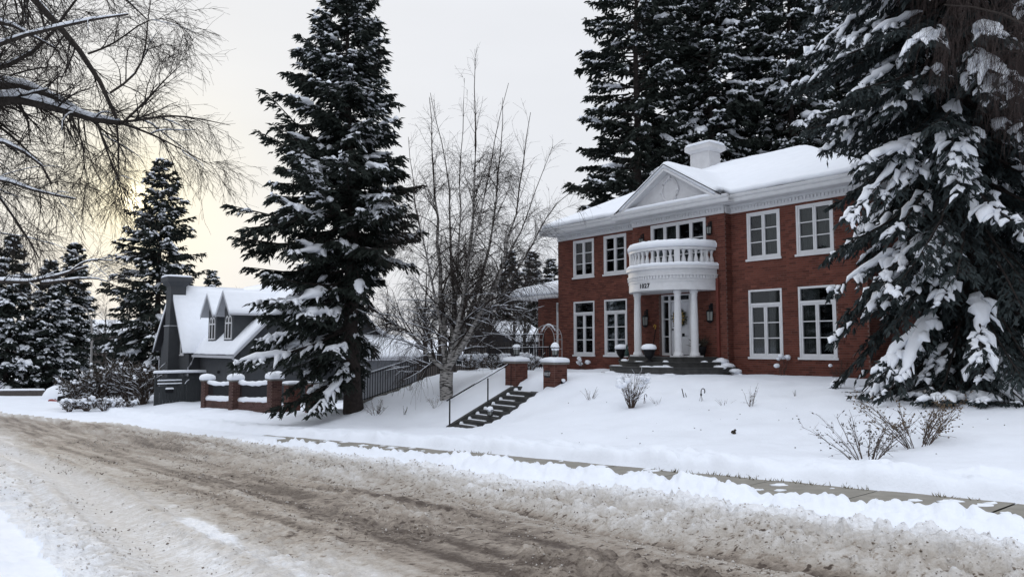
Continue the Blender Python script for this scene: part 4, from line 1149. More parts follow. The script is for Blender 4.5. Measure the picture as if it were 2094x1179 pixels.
for s0, t0_, sc, rz, lab in ((-38, -9, 1.0, 1.0, 'unseen spruce across the street, added for window reflections'), (-45, -14, 1.15, 2.0, 'taller unseen spruce across the street, added for window reflections'), (-54, -10, .9, 3.0, 'third unseen spruce across the street, added for window reflections'), (-31, -13, .85, 4.0, 'unseen spruce nearest the camera, added for window reflections')):  # out of view, added to give the house windows dark reflections
    x, y = XY(s0, t0_); place_tree(ls, (x, y, float(zr(s0))), lab, group='unseen spruces added for window reflections', rz=rz, sc=(sc, sc, sc))

# ------------------------------------------------------------------ bare trees
def resample(P, K):
    P = np.asarray(P, float); d = np.r_[0, np.cumsum(np.linalg.norm(np.diff(P, axis=0), axis=1))]
    # smooth with a Catmull-Rom pass
    t = np.linspace(0, d[-1], K); out_ = np.stack([np.interp(t, d, P[:, i]) for i in range(3)], -1)
    for _ in range(2):
        o2 = out_.copy(); o2[1:-1] = .25 * out_[:-2] + .5 * out_[1:-1] + .25 * out_[2:]; out_ = o2
    return out_
def sprout(g, PT, RD, num, lmin, lmax, ang, grav, K=5, start=.2, rfac=.45, wig=.10, rmin=.003, up=0.0, lscale=True):
    """child shoots from parents PT (n,K0,3) with radii RD; num per parent"""
    n, K0, _ = PT.shape
    cnt = np.broadcast_to(np.asarray(num), (n,)).astype(int)
    ip = np.repeat(np.arange(n), cnt); m = len(ip)
    if m == 0: return np.zeros((0, K, 3)), np.zeros((0, K))
    u = g.uniform(start, .98, m); f = u * (K0 - 1); k0 = np.minimum(f.astype(int), K0 - 2); fr = (f - k0)[:, None]
    P0 = PT[ip, k0] * (1 - fr) + PT[ip, k0 + 1] * fr
    r0 = RD[ip, k0] * (1 - fr[:, 0]) + RD[ip, k0 + 1] * fr[:, 0]
    ax = unit(PT[ip, k0 + 1] - PT[ip, k0]); x, y = perp(ax); ph = g.uniform(0, 2 * math.pi, m)
    sd = x * np.cos(ph)[:, None] + y * np.sin(ph)[:, None]
    an = np.radians(g.normal(ang, 12, m))
    D = unit(ax * np.cos(an)[:, None] + sd * np.sin(an)[:, None]); D[:, 2] += up; D = unit(D)
    Ln = g.uniform(lmin, lmax, m) * ((1.15 - .6 * u) if lscale else 1)
    out_ = np.empty((m, K, 3)); out_[:, 0] = P0; d = D
    st = Ln / (K - 1)
    for k in range(1, K):
        d = unit(d + g.normal(0, wig, (m, 3)) + np.array([0, 0, -grav / K])); out_[:, k] = out_[:, k - 1] + d * st[:, None]
    rr_ = np.maximum(r0 * rfac, rmin)[:, None] * np.linspace(1, .35, K)[None]
    return out_, np.maximum(rr_, rmin * .7)
def limb_snow(A, g, PT, RD, frac=.8, w=1.1, lift=.75, flat=.8):
    n, K, _ = PT.shape
    sel = np.where(g.uniform(0, 1, n) < frac)[0]
    if not len(sel): return
    P = PT[sel].copy(); Rr = RD[sel] * w * g.uniform(.65, 1.2, (len(sel), K))
    d = np.gradient(P, axis=1); steep = np.abs(unit(d)[..., 2]); Rr = Rr * np.clip(1.25 - steep * 1.15, .05, 1)
    P[..., 2] += RD[sel] * .7 + Rr * flat * .55
    Rr[:, 0] *= .6; Rr[:, -1] *= .3
    tubes(A, P, Rr, 6, flat)

# weeping birch in front of the house's left corner
def birch(name, label, base, specs, seed, dens=1.0, cat='tree', stub=True, twig=M_btwig, tw_r=.0042):
    g = np.random.default_rng(seed); t = thing(name, label, cat, base)
    tk = ACC(); tw = ACC(); sn = ACC()
    K = 12; PT = []; RD = []
    for pts, r0, r1 in specs:
        r0 *= .80; P = resample(np.array(pts, float), K); P[1:-1] += g.normal(0, .035, (K - 2, 3)); PT.append(P); RD.append(r1 + (r0 - r1) * (1 - np.linspace(0, 1, K)) ** 1.35)
    PT = np.array(PT); RD = np.array(RD); tubes(tk, PT[:, :8], RD[:, :8], 8); tubes(tw, PT[:, 7:], RD[:, 7:], 6)
    if stub: tubes(tk, np.array([[(0, 0, -.3), (0, 0, .3), (-.02, 0, .8), (0, 0, 1.2)]]), np.array([[.27, .25, .25, .25]]), 12)
    P1, R1 = sprout(g, PT[:, :9], RD[:, :9], int(18 * dens), .8, 2.6, 46, .45, 7, .10, .42, .11, .008, .12)
    tubes(tw, P1, R1, 5)
    P2, R2 = sprout(g, P1, R1, int(8 * dens), .5, 1.5, 40, .35, 5, .15, .5, .10, .0055)
    tubes(tw, P2, R2, 3)
    P3, R3 = sprout(g, np.concatenate([P2]), np.concatenate([R2]), int(5 * dens), .35, 1.15, 38, 1.5, 4, .1, .6, .08, tw_r)
    tubes(tw, P3, R3, 3)
    P4, R4 = sprout(g, PT[:, 5:], RD[:, 5:], int(17 * dens), .6, 1.9, 32, .15, 6, .05, .42, .1, .0055, .25)
    tubes(tw, P4, R4, 3)
    P5, R5 = sprout(g, P4, R4, int(4 * dens), .25, .8, 34, .6, 4, .15, .6, .1, .0042, .1)
    tubes(tw, P5, R5, 3)
    limb_snow(sn, g, P1[P1[:, 0, 2] < 4.0], R1[P1[:, 0, 2] < 4.0], .5, 1.3)
    low = PT[:, :, 2].mean(1) < 4.6
    limb_snow(sn, g, PT[low], RD[low], .9, .95)
    lowp = P2[:, 0, 2] < 4.0
    limb_snow(sn, g, P2[lowp], R2[lowp] + .004, .35, 1.5)
    tk.build('trunk', M_birch, t, True); tw.build('twigs', twig, t); sn.build('snow', M_snow, t, True)
    return t
bx, by = -2.45, 27.9
bz = gxy(bx, by)
def rel(px, py, dY=0.0):
    v = at(px, py, by + dY); return (v.x - bx, v.y - by, v.z - bz)
B0_ = (0, 0, .9)
specs = [
    ([B0_, rel(905, 690), rel(902, 600, .3), rel(897, 480, .5), rel(884, 330, .6), rel(878, 200, .7)], .15, .012),
    ([B0_, rel(935, 700, -.2), rel(950, 600, -.5), rel(968, 480, -.6), rel(972, 330, -.6), rel(968, 200, -.6), rel(972, 120, -.6)], .16, .010),
    ([B0_, rel(945, 690, .3), rel(975, 600, .8), rel(1000, 520, 1.2), rel(1020, 380, 1.5), rel(1028, 200, 1.8)], .13, .010),
    ([B0_, rel(950, 700, -.4), rel(1000, 620, -1.0), rel(1040, 520, -1.2), rel(1062, 400, -1.4), rel(1085, 230, -1.5)], .13, .010),
    ([B0_, rel(930, 660, .6), rel(925, 540, 1.4), rel(920, 400, 2.0), rel(900, 260, 2.4), rel(880, 190, 2.4)], .11, .010),
    ([B0_, rel(955, 690, 0), rel(1030, 600, .4), rel(1090, 500, .8), rel(1130, 420, 1.0), rel(1165, 370, 1.2), rel(1195, 400, 1.3)], .10, .008),
    ([B0_, rel(885, 735, -.3), rel(840, 680, -.6), rel(795, 655, -.9), rel(745, 615, -1.0)], .12, .03),
    ([B0_, rel(945, 640, -.8), rel(960, 520, -1.8), rel(1000, 400, -2.6), rel(1010, 280, -3.0), rel(1040, 170, -3.1)], .10, .008),
    ([B0_, rel(900, 640, -.5), rel(870, 520, -1.2), rel(845, 400, -1.6), rel(835, 280, -1.8)], .09, .008),
    ([B0_, rel(960, 660, .2), rel(1020, 570, -.3), rel(1085, 440, -.6), rel(1110, 330, -.8), rel(1130, 300, -.8)], .09, .008),
    ([B0_, rel(925, 690, .2), rel(935, 560, .5), rel(940, 420, .4), rel(945, 250, .2), rel(950, 160, .2)], .10, .008),
]
birch('birch_tree', 'many-stemmed pale-barked weeping birch on the bank left of the concrete stairs', (bx, by, bz - .25), [([(p[0], p[1], p[2] + .25) for p in s], a, b) for s, a, b in specs], 21, 1.0)

# snowy boughs reaching in from the left
ldx, ldy = -11.6, 12.6
ldz = gxy(ldx, ldy)
def build_bough_tree():
    g = np.random.default_rng(5)
    t = thing('bare_tree', 'big bare tree on the near roadside with snow-lined boughs arching in from the left edge', 'tree', (ldx, ldy, ldz))
    def q(px, py, Y=12.3):
        v = at(px, py, Y); return (v.x - ldx, v.y - ldy, v.z - ldz)
    C0 = (0, 0, 4.3); C1 = (.1, .1, 6.3)
    limbs = [
        ([C0, q(-60, 205), q(0, 195), q(57, 202), q(95, 204), q(128, 228), q(166, 247), q(204, 254), q(247, 252)], .13, .03),
        ([C0, q(-60, 185, 12.9), q(0, 164, 12.9), q(43, 169, 12.9), q(76, 180, 12.9), q(119, 199, 12.8), q(157, 228, 12.6), q(199, 252, 12.4)], .09, .028),
        ([C1, q(-120, -160, 12), q(0, -90, 12), q(71, 0, 12), q(95, 33, 12), q(123, 57, 12), q(157, 90, 12), q(190, 114, 12), q(211, 147, 12), q(221, 185, 12), q(225, 214, 12), q(235, 240, 12.1)], .10, .022),
        ([C1, q(-80, 30, 11.4), q(0, 40, 11.4), q(28, 45, 11.4), q(52, 57, 11.4), q(69, 78, 11.4), q(110, 100, 11.4)], .07, .012),
        ([C0, q(-60, 140, 13.4), q(0, 138, 13.4), q(47, 140, 13.4), q(71, 119, 13.4), q(104, 71, 13.4), q(147, 24, 13.4), q(170, -20, 13.4)], .06, .014),
        ([C0, q(-60, 275, 12), q(0, 285, 12), q(38, 299, 12), q(66, 313, 12), q(90, 332, 12), q(104, 375, 12)], .055, .012),
        ([C0, q(-60, 350, 11.8), q(0, 366, 11.8), q(38, 375, 11.8), q(71, 389, 11.8), q(114, 404, 11.8), q(157, 408, 11.8)], .05, .010),
        ([C0, q(-40, 360, 12.6), q(0, 399, 12.6), q(28, 442, 12.6), q(57, 489, 12.6), q(83, 528, 12.6)], .04, .008),
        ([C0, q(-80, 100, 11), q(0, 90, 11), q(60, 75, 11), q(130, 40, 11), q(200, 60, 11), q(260, 30, 11)], .06, .010),
        ([C1, q(-60, -60, 13), q(60, -60, 13), q(170, -30, 13), q(260, -30, 13), q(300, 40, 13)], .06, .010),
    ]
    sec = [
        ([q(233, 250), q(294, 247), q(332, 233), q(380, 237), q(427, 247), q(470, 256)], .020, .004),
        ([q(247, 252), q(304, 271), q(342, 290), q(404, 323), q(437, 342)], .018, .004),
        ([q(250, 252), q(300, 205), q(342, 157), q(372, 132)], .018, .004),
        ([q(238, 245), q(243, 300), q(243, 340), q(240, 390)], .016, .004),
        ([q(200, 254), q(215, 300), q(235, 350), q(250, 380)], .016, .004),
        ([q(225, 190, 12), q(290, 150, 12), q(300, 90, 12), q(302, 20, 12), q(315, -30, 12)], .016, .004),
        ([q(180, 110, 12), q(240, 90, 12), q(290, 40, 12), q(340, 30, 12), q(380, 60, 12)], .014, .004),
        ([q(145, 240), q(170, 290), q(175, 340), q(160, 380)], .014, .004),
    ]
    K = 14
    A = np.array([resample(l, K) for l, _, _ in limbs]); Ar = 1.3 * np.array([np.linspace(a, b, K) for _, a, b in limbs])
    A[:, 2:] += g.normal(0, .012, A[:, 2:].shape)
    Bq = np.array([resample(l, 9) for l, _, _ in sec]); Br = 1.35 * np.array([np.linspace(a, b, 9) for _, a, b in sec])
    tk = ACC(); tw = ACC(); sn = ACC()
    tubes(tk, np.array([[(0, 0, -.4), (0, 0, 1), (.05, 0, 2.6), C0, C1, (0, .3, 9)]]), np.array([[.42, .36, .32, .28, .20, .08]]), 14)
    tubes(tk, A, Ar, 8); tubes(tk, Bq, Br, 5)
    P1, R1 = sprout(g, A, Ar, 33, .5, 1.7, 48, .55, 7, .32, .34, .13, .007)
    P1b, R1b = sprout(g, Bq, Br, 12, .4, 1.2, 42, .45, 7, .1, .6, .12, .0045)
    P1 = np.concatenate([P1, P1b]); R1 = np.concatenate([R1, R1b]); tubes(tw, P1, R1, 4)
    P2, R2 = sprout(g, P1, R1, 7, .25, .9, 42, .6, 5, .15, .55, .12, .0038); tubes(tw, P2, R2, 3)
    P3, R3 = sprout(g, P2, R2, 4, .14, .50, 40, .6, 3, .15, .6, .12, .0028); tubes(tw, P3, R3, 3)
    limb_snow(sn, g, A[:, 1:], Ar[:, 1:], 1.0, 1.35, flat=.9)
    limb_snow(sn, g, P1, R1, .12, 1.6)
    tk.build('trunk', M_limb, t, True); tw.build('twigs', M_twig, t); sn.build('snow', M_snow, t, True)
build_bough_tree()

def low_bough():
    g = np.random.default_rng(15)
    bx_, by_ = -20.5, 20.5; bz_ = gxy(bx_, by_)
    t = thing('bare_tree', 'bare tree at the left edge with one low thick bough loaded with snow', 'tree', (bx_, by_, bz_))
    def q(px, py, Y=20.5):
        v = at(px, py, Y); return (v.x - bx_, v.y - by_, v.z - bz_)
    limbs = [([(0, 0, 3.0), q(-120, 540), q(-40, 572), q(0, 584), q(50, 592), q(85, 580), q(115, 564), q(150, 557), q(178, 545)], .15, .03),
             ([q(85, 580), q(120, 575), q(160, 570), q(200, 568), q(225, 578)], .05, .01),
             ([q(140, 558), q(170, 535), q(200, 530), q(232, 533)], .035, .007),
             ([(0, 0, 3.0), q(-100, 480), q(0, 470), q(60, 480), q(110, 500)], .06, .01)]
    A = np.array([resample(l, 12) for l, _, _ in limbs]); Ar = np.array([np.linspace(a, b, 12) for _, a, b in limbs])
    tk = ACC(); tw = ACC(); sn = ACC(); tubes(tk, A, Ar, 8)
    tubes(tk, np.array([[(0, 0, -.4), (0, 0, 1.5), (0, 0, 3.0), (-.3, 0, 5), (-.4, 0, 8)]]), np.array([[.4, .32, .28, .2, .1]]), 12)
    P1, R1 = sprout(g, A, Ar, 14, .6, 1.8, 42, .2, 7, .45, .3, .12, .007, .15); tubes(tw, P1, R1, 4)
    P2, R2 = sprout(g, P1, R1, 6, .3, 1.0, 40, .4, 6, .15, .5, .12, .005); tubes(tw, P2, R2, 3)
    limb_snow(sn, g, A, Ar, 1.0, 1.25, flat=.8); limb_snow(sn, g, P1, R1, .5, 1.7)
    tk.build('trunk', M_limb, t, True); tw.build('twigs', M_twig, t); sn.build('snow', M_snow, t, True)
low_bough()

# far bare trees: one model, several copies
def far_tree_model():
    g = np.random.default_rng(33); tk = ACC(); tw = ACC(); sn = ACC()
    T = np.array([[(0, 0, -.5), (0, 0, 2), (.1, .1, 4), (0, .1, 6), (.1, 0, 8.5), (.1, 0, 11)]], float); Tr = np.array([[.22, .2, .17, .12, .07, .03]])
    tubes(tk, T, Tr, 7)
    P0, R0 = sprout(g, T, Tr, 16, 2.5, 5, 42, -.1, 7, .2, .5, .1, .02, .25); tubes(tk, P0, R0, 5)
    P1, R1 = sprout(g, P0, R0, 8, .9, 2.2, 42, .1, 6, .2, .5, .12, .013); tubes(tw, P1, R1, 3)
    P2, R2 = sprout(g, P1, R1, 6, .5, 1.3, 40, .3, 5, .15, .6, .12, .011); tubes(tw, P2, R2, 3)
    limb_snow(sn, g, P0, R0, .8, 1.3); limb_snow(sn, g, P1, R1, .45, 1.8)
    return tk.mesh('far_tree_trunk', M_limb, True), tw.mesh('far_tree_twigs', M_twig), sn.mesh('far_tree_snow', M_snow, True)
ft = far_tree_model()
for px, Y, s, rz, lab in ((215, 78, .72, .3, 'far bare tree between the pointed spruce and the chimney spruce'), (188, 92, .75, 1.7, 'far bare tree behind the street lamp'), (252, 88, .7, 3.0, 'far bare tree behind the hedge'),
                          (870, 46, .62, 1.2, 'bare snow-dusted tree behind the birch on its left'), (985, 50, .62, 2.9, 'bare snow-dusted tree directly behind the iron fence'), (1050, 56, .6, 4.1, 'bare tree behind the metal garden arch'), (930, 58, .62, 5.3, 'far bare tree in the back lot behind the birch'),
                          (1005, 44, .55, .7, 'bare bushy tree behind the left stairs pillar'), (1075, 47, .58, 2.2, 'bare bushy tree left of the low house wing'), (900, 52, .66, 3.7, 'bare tree right behind the birch trunk'), (955, 42, .5, 4.9, 'small bare tree between birch and left stairs pillar'), (790, 62, .6, 5.9, 'far bare tree behind the spruce trunk'), (480, 84, .8, .9, 'thin bare treetop above the grey house roof')):
    x, y, z = gpos(px, Y); t = thing('bare_tree', lab, 'tree', (x, y, z if px < 700 else -.3), rz, 'bare trees in the background'); t.scale = (s, s, s)
    for nm, me in zip(('trunk', 'twigs', 'snow'), ft): link(nm, me, t)

# hanging brown birch twigs at the upper right
def hanging_birch():
    g = np.random.default_rng(44); x0, y0 = 11.6, 13.2; z0 = gxy(x0, y0)
    t = thing('birch_tree', 'weeping birch with long brown hanging twigs at the upper right edge', 'tree', (x0, y0, z0))
    def q(px, py, Y): v = at(px, py, Y); return (v.x - x0, v.y - y0, v.z - z0)
    c = (0, 0, 5)
    limbs = [([c, q(2250, 40, 13), q(2120, -20, 13), q(2010, -60, 13), q(1960, -40, 13)], .07, .012), ([c, q(2200, 120, 12.5), q(2094, 40, 12.5), q(2000, 5, 12.5), q(1930, 10, 12.5)], .05, .008),
             ([c, q(2200, 0, 14), q(2100, -100, 14), q(2000, -130, 14), q(1930, -110, 14)], .05, .01), ([c, q(2200, 160, 13.5), q(2110, 110, 13.5), q(2060, 90, 13.5), q(2020, 110, 13.5)], .04, .008)]
    A = np.array([resample(l, 10) for l, _, _ in limbs]); Ar = np.array([np.linspace(a, b, 10) for _, a, b in limbs])
    tk = ACC(); tw = ACC(); tubes(tk, A, Ar, 6)
    tubes(tk, np.array([[(0, 0, -.4), (0, 0, 2), (0, 0, 5), (.1, 0, 8), (.1, 0, 11)]]), np.array([[.2, .18, .14, .1, .03]]), 10)
    P1, R1 = sprout(g, A, Ar, 16, .5, 1.1, 50, .9, 6, .35, .35, .1, .0045); tubes(tw, P1, R1, 3)
    P2, R2 = sprout(g, P1, R1, 8, .9, 2.1, 45, 3.2, 8, .15, .6, .05, .0030); tubes(tw, P2, R2, 3)
    P3, R3 = sprout(g, P2, R2, 4, .4, 1.0, 30, 2.0, 5, .15, .7, .05, .0026); tubes(tw, P3, R3, 3)
    tk.build('trunk', M_limb, t, True); tw.build('twigs', M_browntw, t)
hanging_birch()

# ------------------------------------------------------------------ grey house (local frame: x along the street, y inward = street frame)
GS0, GT0 = -50.5, 13.9
gx, gy = XY(GS0, GT0)
gh = thing('grey_house', 'dark grey stucco house with steep snowy roofs, tall chimney and two pointed dormers', 'house', (gx, gy, 0), ROT)
ZG = -2.6
def gable_block(mb, x0, x1, y0, y1, z0, ze, zr_, xm=None):
    xm = (x0 + x1) / 2 if xm is None else xm
    mb.extrude([(x0, y0, z0), (x1, y0, z0), (x1, y0, ze), (xm, y0, zr_), (x0, y0, ze)], (0, y1 - y0, 0))
w_ = MB()
# front wing, gable to the street: s -57.5..-50.5
gable_block(w_, -7.0, 0.0, 0.0, 7.5, ZG, 1.55, 5.45, -2.95)
w_.build('front_wing', M_grey, gh)
w2 = MB()
# main wing: x 0.002 .. 7.6, front wall at y .7, end gable on the right
y0, ym, y1 = .70, 4.6, 10.9
w2.extrude([(7.6, y0, ZG), (7.6, y1, ZG), (7.6, y1, 1.6), (7.6, ym, 5.55), (7.6, y0, 1.55)], (-7.598, 0, 0))
w2.build('main_wing', M_grey, gh)
def roof_slab(name, pts, th, m, smooth=False):
    """pts: four corners (lower edge first) of the underside; thickness straight up, with rounded lower rim"""
    mb = MB(); a, b, c, d = [Vector(p) for p in pts]
    n = 14; k = 10
    vs = []
    for j in range(k + 1):
        f = j / k
        for i in range(n + 1):
            q = i / n
            p = (a * (1 - q) + b * q) * (1 - f) + (d * (1 - q) + c * q) * f
            r = math.sqrt(max(0, 1 - (1 - min(1, f * k / 1.6)) ** 2)) if th > .1 else 1
            vs.append(p + Vector((0, 0, th * (.30 + .70 * r) + (random.uniform(-.015, .015) if th > .1 else 0))))
    T = len(vs)
    vs += [v - Vector((0, 0, th * (.3 if j_ < n + 1 else 1))) for j_, v in enumerate(vs)]
    fs = [(j * (n + 1) + i, j * (n + 1) + i + 1, (j + 1) * (n + 1) + i + 1, (j + 1) * (n + 1) + i) for j in range(k) for i in range(n)]
    fs += [tuple(x + T for x in reversed(f)) for f in fs]
    rim = [i for i in range(n + 1)] + [(j + 1) * (n + 1) + n for j in range(k)] + [k * (n + 1) + n - 1 - i for i in range(n)] + [(k - 1 - j) * (n + 1) for j in range(k - 1)]
    fs += [(rim[i], rim[(i + 1) % len(rim)], rim[(i + 1) % len(rim)] + T, rim[i] + T)[::-1] for i in range(len(rim))]
    mb.add(vs, fs)
    return mb.build(name, m, gh, smooth=smooth)
OH = .45
# front wing slopes (ridge x = -3.5, z 5.45)
for sx, half_ in ((1, 2.95), (-1, 4.05)):
    sl1 = (5.45 - 1.55) / half_
    xe = -2.95 + sx * (half_ + .35); ze = 1.55 - .35 * sl1
    base = [(xe, -OH, ze), (xe, 9.0, ze), (-2.95, 9.0, 5.45), (-2.95, -OH, 5.45)]
    roof_slab('roof', [(p[0], p[1], p[2] + .06) for p in base], .05, M_shingle)
    roof_slab('roof_snow', [(p[0], p[1] - .02, p[2] + .125) for p in base], .24, M_snow, True)
    b = MB(); b.extrude([(xe, -OH - .03, ze), (-2.95, -OH - .03, 5.45), (-2.95, -OH - .03, 5.45 + .13), (xe, -OH - .03, ze + .13)], (0, .05, 0)); b.build('bargeboard', M_gutter, gh)
# main wing slope to the street (eave y .25) and end rake on the right
sl2 = (5.55 - 1.55) / (4.6 - .7)
ye = .7 - .5; zee = 1.55 - .5 * sl2
base = [(.36, ye, zee), (8.05, ye, zee), (8.05, 4.6, 5.55), (-3.3, 4.6, 5.55)]
roof_slab('roof', [(p[0], p[1], p[2] + .06) for p in base], .05, M_shingle)
roof_slab('roof_snow', [(p[0], p[1] - .02, p[2] + .125) for p in base], .26, M_snow, True)
base = [(8.05, 11.3, 1.3), (-3.3, 11.3, 1.3), (-3.3, 4.6, 5.55), (8.05, 4.6, 5.55)]
roof_slab('roof', [(p[0], p[1], p[2] + .06) for p in base], .05, M_shingle)
roof_slab('roof_snow', [(p[0], p[1], p[2] + .125) for p in base], .24, M_snow, True)
b = MB(); b.extrude([(8.03, ye, zee), (8.03, 4.6, 5.55), (8.03, 4.6, 5.73), (8.03, ye, zee + .18)], (.05, 0, 0)); b.extrude([(8.03, 11.3, 1.3), (8.03, 11.3, 1.48), (8.03, 4.6, 5.732), (8.03, 4.6, 5.552)], (.052, 0, 0)); b.build('bargeboard', M_gutter, gh)
b = MB(); b.box(.36, 8.05, ye - .13, ye + .01, zee - .06, zee + .09); b.build('gutter', M_gutter, gh)
for pts in ([(.55, ye - .05, zee - .05), (.45, .02, zee - .5), (.12, -.06, zee - .75), (.10, -.06, ZG)], [(7.95, ye - .05, zee - .05), (8.0, .5, zee - .35), (7.75, .62, zee - .7), (7.75, .62, ZG)], [(-7.3, -.2, .95), (-7.1, -.06, .7), (-7.08, -.06, ZG)]):
    MB().tube(pts, .055, 6).build('downspout', M_gutter, gh)
# chimney on the street gable
cx0, cx1, cy0, cy1 = -3.55, -2.42, -.62, .35
c_ = MB(); c_.box(cx0 - .06, cx1 + .06, cy0 - .05, -.002, ZG, 3.0); c_.box(cx0, cx1, cy0, cy1, 3.001, 5.75)
c_.add([(cx0, cy0, 5.7), (cx1, cy0, 5.7), (cx1, cy1, 5.7), (cx0, cy1, 5.7)] + [(x_, y_, z_) for z_ in (6.02, 6.32) for x_, y_ in ((cx0 - .32, cy0 - .32), (cx1 + .32, cy0 - .32), (cx1 + .32, cy1 + .32), (cx0 - .32, cy1 + .32))],
       [(0, 1, 5, 4), (1, 2, 6, 5), (2, 3, 7, 6), (3, 0, 4, 7), (4, 5, 9, 8), (5, 6, 10, 9), (6, 7, 11, 10), (7, 4, 8, 11), (8, 9, 10, 11)])
gch = c_.build('chimney', M_grey, gh)
MB().cap(cx0 - .34, cx1 + .34, cy0 - .34, cy1 + .34, 6.32, .16).build('snow_cap', M_snow, gch, smooth=True)
MB().box(cx0 - .09, cx1 + .09, cy0 - .08, -.004, 3.0, 3.07).build('chimney_ledge', M_gutter, gch)
casement(gh, -1.55, -.005, 1.1, 3.2, .9, 0, cols=1, rows=3, curtain=False)
# dormers
for (xa, xb) in ((1.4, 3.0), (4.5, 6.1)):
    xm = (xa + xb) / 2; yd = .75
    dm_ = MB(); gable_block(dm_, xa, xb, yd, 4.0, 1.9, 3.86, 4.66); d_ = dm_.build('dormer', M_grey, gh)
    s3 = (4.80 - 3.46) / 1.27
    for sx in (1, -1):
        xe = xm + sx * 1.27; ze = 3.46
        base = [(xe, yd - .36, ze), (xe, 4.2, ze), (xm, 4.2, 4.80), (xm, yd - .36, 4.80)]
        mb = MB(); V_ = [Vector(p) for p in base]
        mb.add([v + Vector((0, 0, .03)) for v in V_] + [v + Vector((0, 0, .09)) for v in V_], [(0, 1, 2, 3), (4, 7, 6, 5), (0, 4, 5, 1), (1, 5, 6, 2), (2, 6, 7, 3), (3, 7, 4, 0)]); mb.build('dormer_roof', M_gutter, d_)
        mb = MB(); n = 8; vs = []
        for i in range(n + 1):
            f = i / n; r = .16 * (.35 + .65 * math.sqrt(max(0, 1 - (1 - min(1, f * 4)) ** 2)))
            for yy in (yd - .39, yd - .31, 2.4, 4.2):
                vs.append((xe + (xm - xe) * f, yy, ze + (4.80 - ze) * f + .095 + (r if yy > yd - .36 else r * .3)))
        fs = [(i * 4 + j, i * 4 + j + 1, (i + 1) * 4 + j + 1, (i + 1) * 4 + j) for i in range(n) for j in range(3)]
        mb.add(vs, fs); ob = mb.build('dormer_snow', M_snow, d_, smooth=True); so_ = ob.modifiers.new('solid', 'SOLIDIFY'); so_.thickness = .06
        b = MB(); b.extrude([(xe, yd - .395, ze - .06), (xm, yd - .395, 4.74), (xm, yd - .395, 4.88), (xe, yd - .395, ze + .08)], (0, .03, 0)); b.build('bargeboard', M_gutter, d_)
    # paired lancets
    f_ = MB(); xw0, xw1 = xm - .50, xm + .62; xm = (xw0 + xw1) / 2; zb_, zt_ = 2.15, 3.1
    f_.box(xw0, xw0 + .06, yd - .05, yd + .02, zb_, zt_); f_.box(xw1 - .06, xw1, yd - .05, yd + .02, zb_, zt_); f_.box(xm - .04, xm + .04, yd - .055, yd + .02, zb_, zt_)
    f_.box(xw0 - .04, xw1 + .04, yd - .08, yd + .02, zb_ - .07, zb_ - .001); f_.box(xw0 + .06, xw1 - .06, yd - .045, yd + .02, zt_ - .09, zt_ - .01)
    for xc in (xm - .27, xm + .27):
        f_.tube([(xc - .24 * math.cos(a), yd - .02, zt_ + .36 * math.sin(a)) for a in np.linspace(0, math.pi, 11)], .035, 5)
    fo = f_.build('window', M_white, d_)
    for xc in (xm - .27, xm + .27):
        pts = [(xc - .22, yd - .01, zb_), (xc + .22, yd - .01, zb_)] + [(xc + .22 * math.cos(a), yd - .01, zt_ + .32 * math.sin(a)) for a in np.linspace(0, math.pi, 9)]
        MB().extrude(pts, (0, .004, 0)).build('glass', M_wdark, d_)
# low shed roof beyond the right gable, its wall and snow
sh = MB(); sh.box(7.602, 10.2, 6.6, 10.9, ZG, .75); sh.build('side_shed', mat('light grey siding', (.15, .155, .165), .85, .06, 4), gh)
mb = MB(); mb.extrude([(7.62, 5.7, 2.05), (10.6, 5.7, .85), (10.6, 5.7, 1.08), (10.45, 5.7, 1.25), (7.62, 5.7, 2.42)], (0, 5.5, 0)); mb.build('shed_snow', M_snow, gh)
MB().box(10.6, 10.72, 5.7, 11.2, .80, .98).build('gutter', M_gutter, gh)
vt = MB(); vt.box(1.2, 1.75, 4.2, 4.7, 5.55, 5.95); vt.build('roof_vent', M_black, gh)
wl = MB(); wl.blob((4.2, .58, .1), .10, .08, .10); wl.build('wall_lamp', M_black, gh)
wl = MB(); wl.blob((7.2, .58, .35), .09, .08, .08); wl.build('wall_lamp', M_gutter, gh)

# ------------------------------------------------------------------ grey board gate fence in front of the grey house (runs away from the street)
fx, fy = XY(-49.2, 11.7)
fz = gz(-49.2, 12.5)
gf = thing('board_fence', 'grey painted board fence with arched gate, mailbox and snow along its top', 'fence', (fx, fy, fz), ROT)
fh = 1.86; fl = 3.55
n = 18
for i in range(n):
    y0 = i * fl / n
    top = fh - .30
    if i >= 8: top = fh - .16
    if i < 8: top = fh - .75
    MB().box(-.03 - random.uniform(0, .008), .0, y0 + .006, y0 + fl / n - .006, -.6, top).build('board', M_greywood, gf)
for ya, yb in ((-.10, -.002), (fl + .002, fl + .10), (8 * fl / n - .05, 8 * fl / n + .05)): MB().box(-.08, .03, ya, yb, -.6, fh - .001).build('fence_post', M_greywood, gf)
MB().box(-.12, .07, -.16, fl + .16, fh, fh + .05).build('top_rail', M_greywood, gf)
MB().cap(-.14, .10, -.18, fl + .12, fh + .05, .16, .02, .2, 8).build('rail_snow', M_snow, gf, smooth=True)
for k, zz in enumerate((fh - .22, fh - .42, fh - .62)):
    MB().box(-.03, .015, .02, 8 * fl / n - .06, zz - .07, zz).build('slat', M_greywood, gf)
    if k: MB().cap(-.04, .05, .06, 8 * fl / n - .1, zz, .07, .01, .3, 8).build('slat_snow', M_snow, gf, smooth=True)
mx_ = MB(); mx_.box(.002, .16, .55, .95, .72, .92); mbx = mx_.build('mailbox', M_black, gf); MB().cap(-.0, .18, .53, .97, .92, .10).build('snow_cap', M_snow, mbx, smooth=True)
ar = MB(); yc = 8 * fl / n + .75
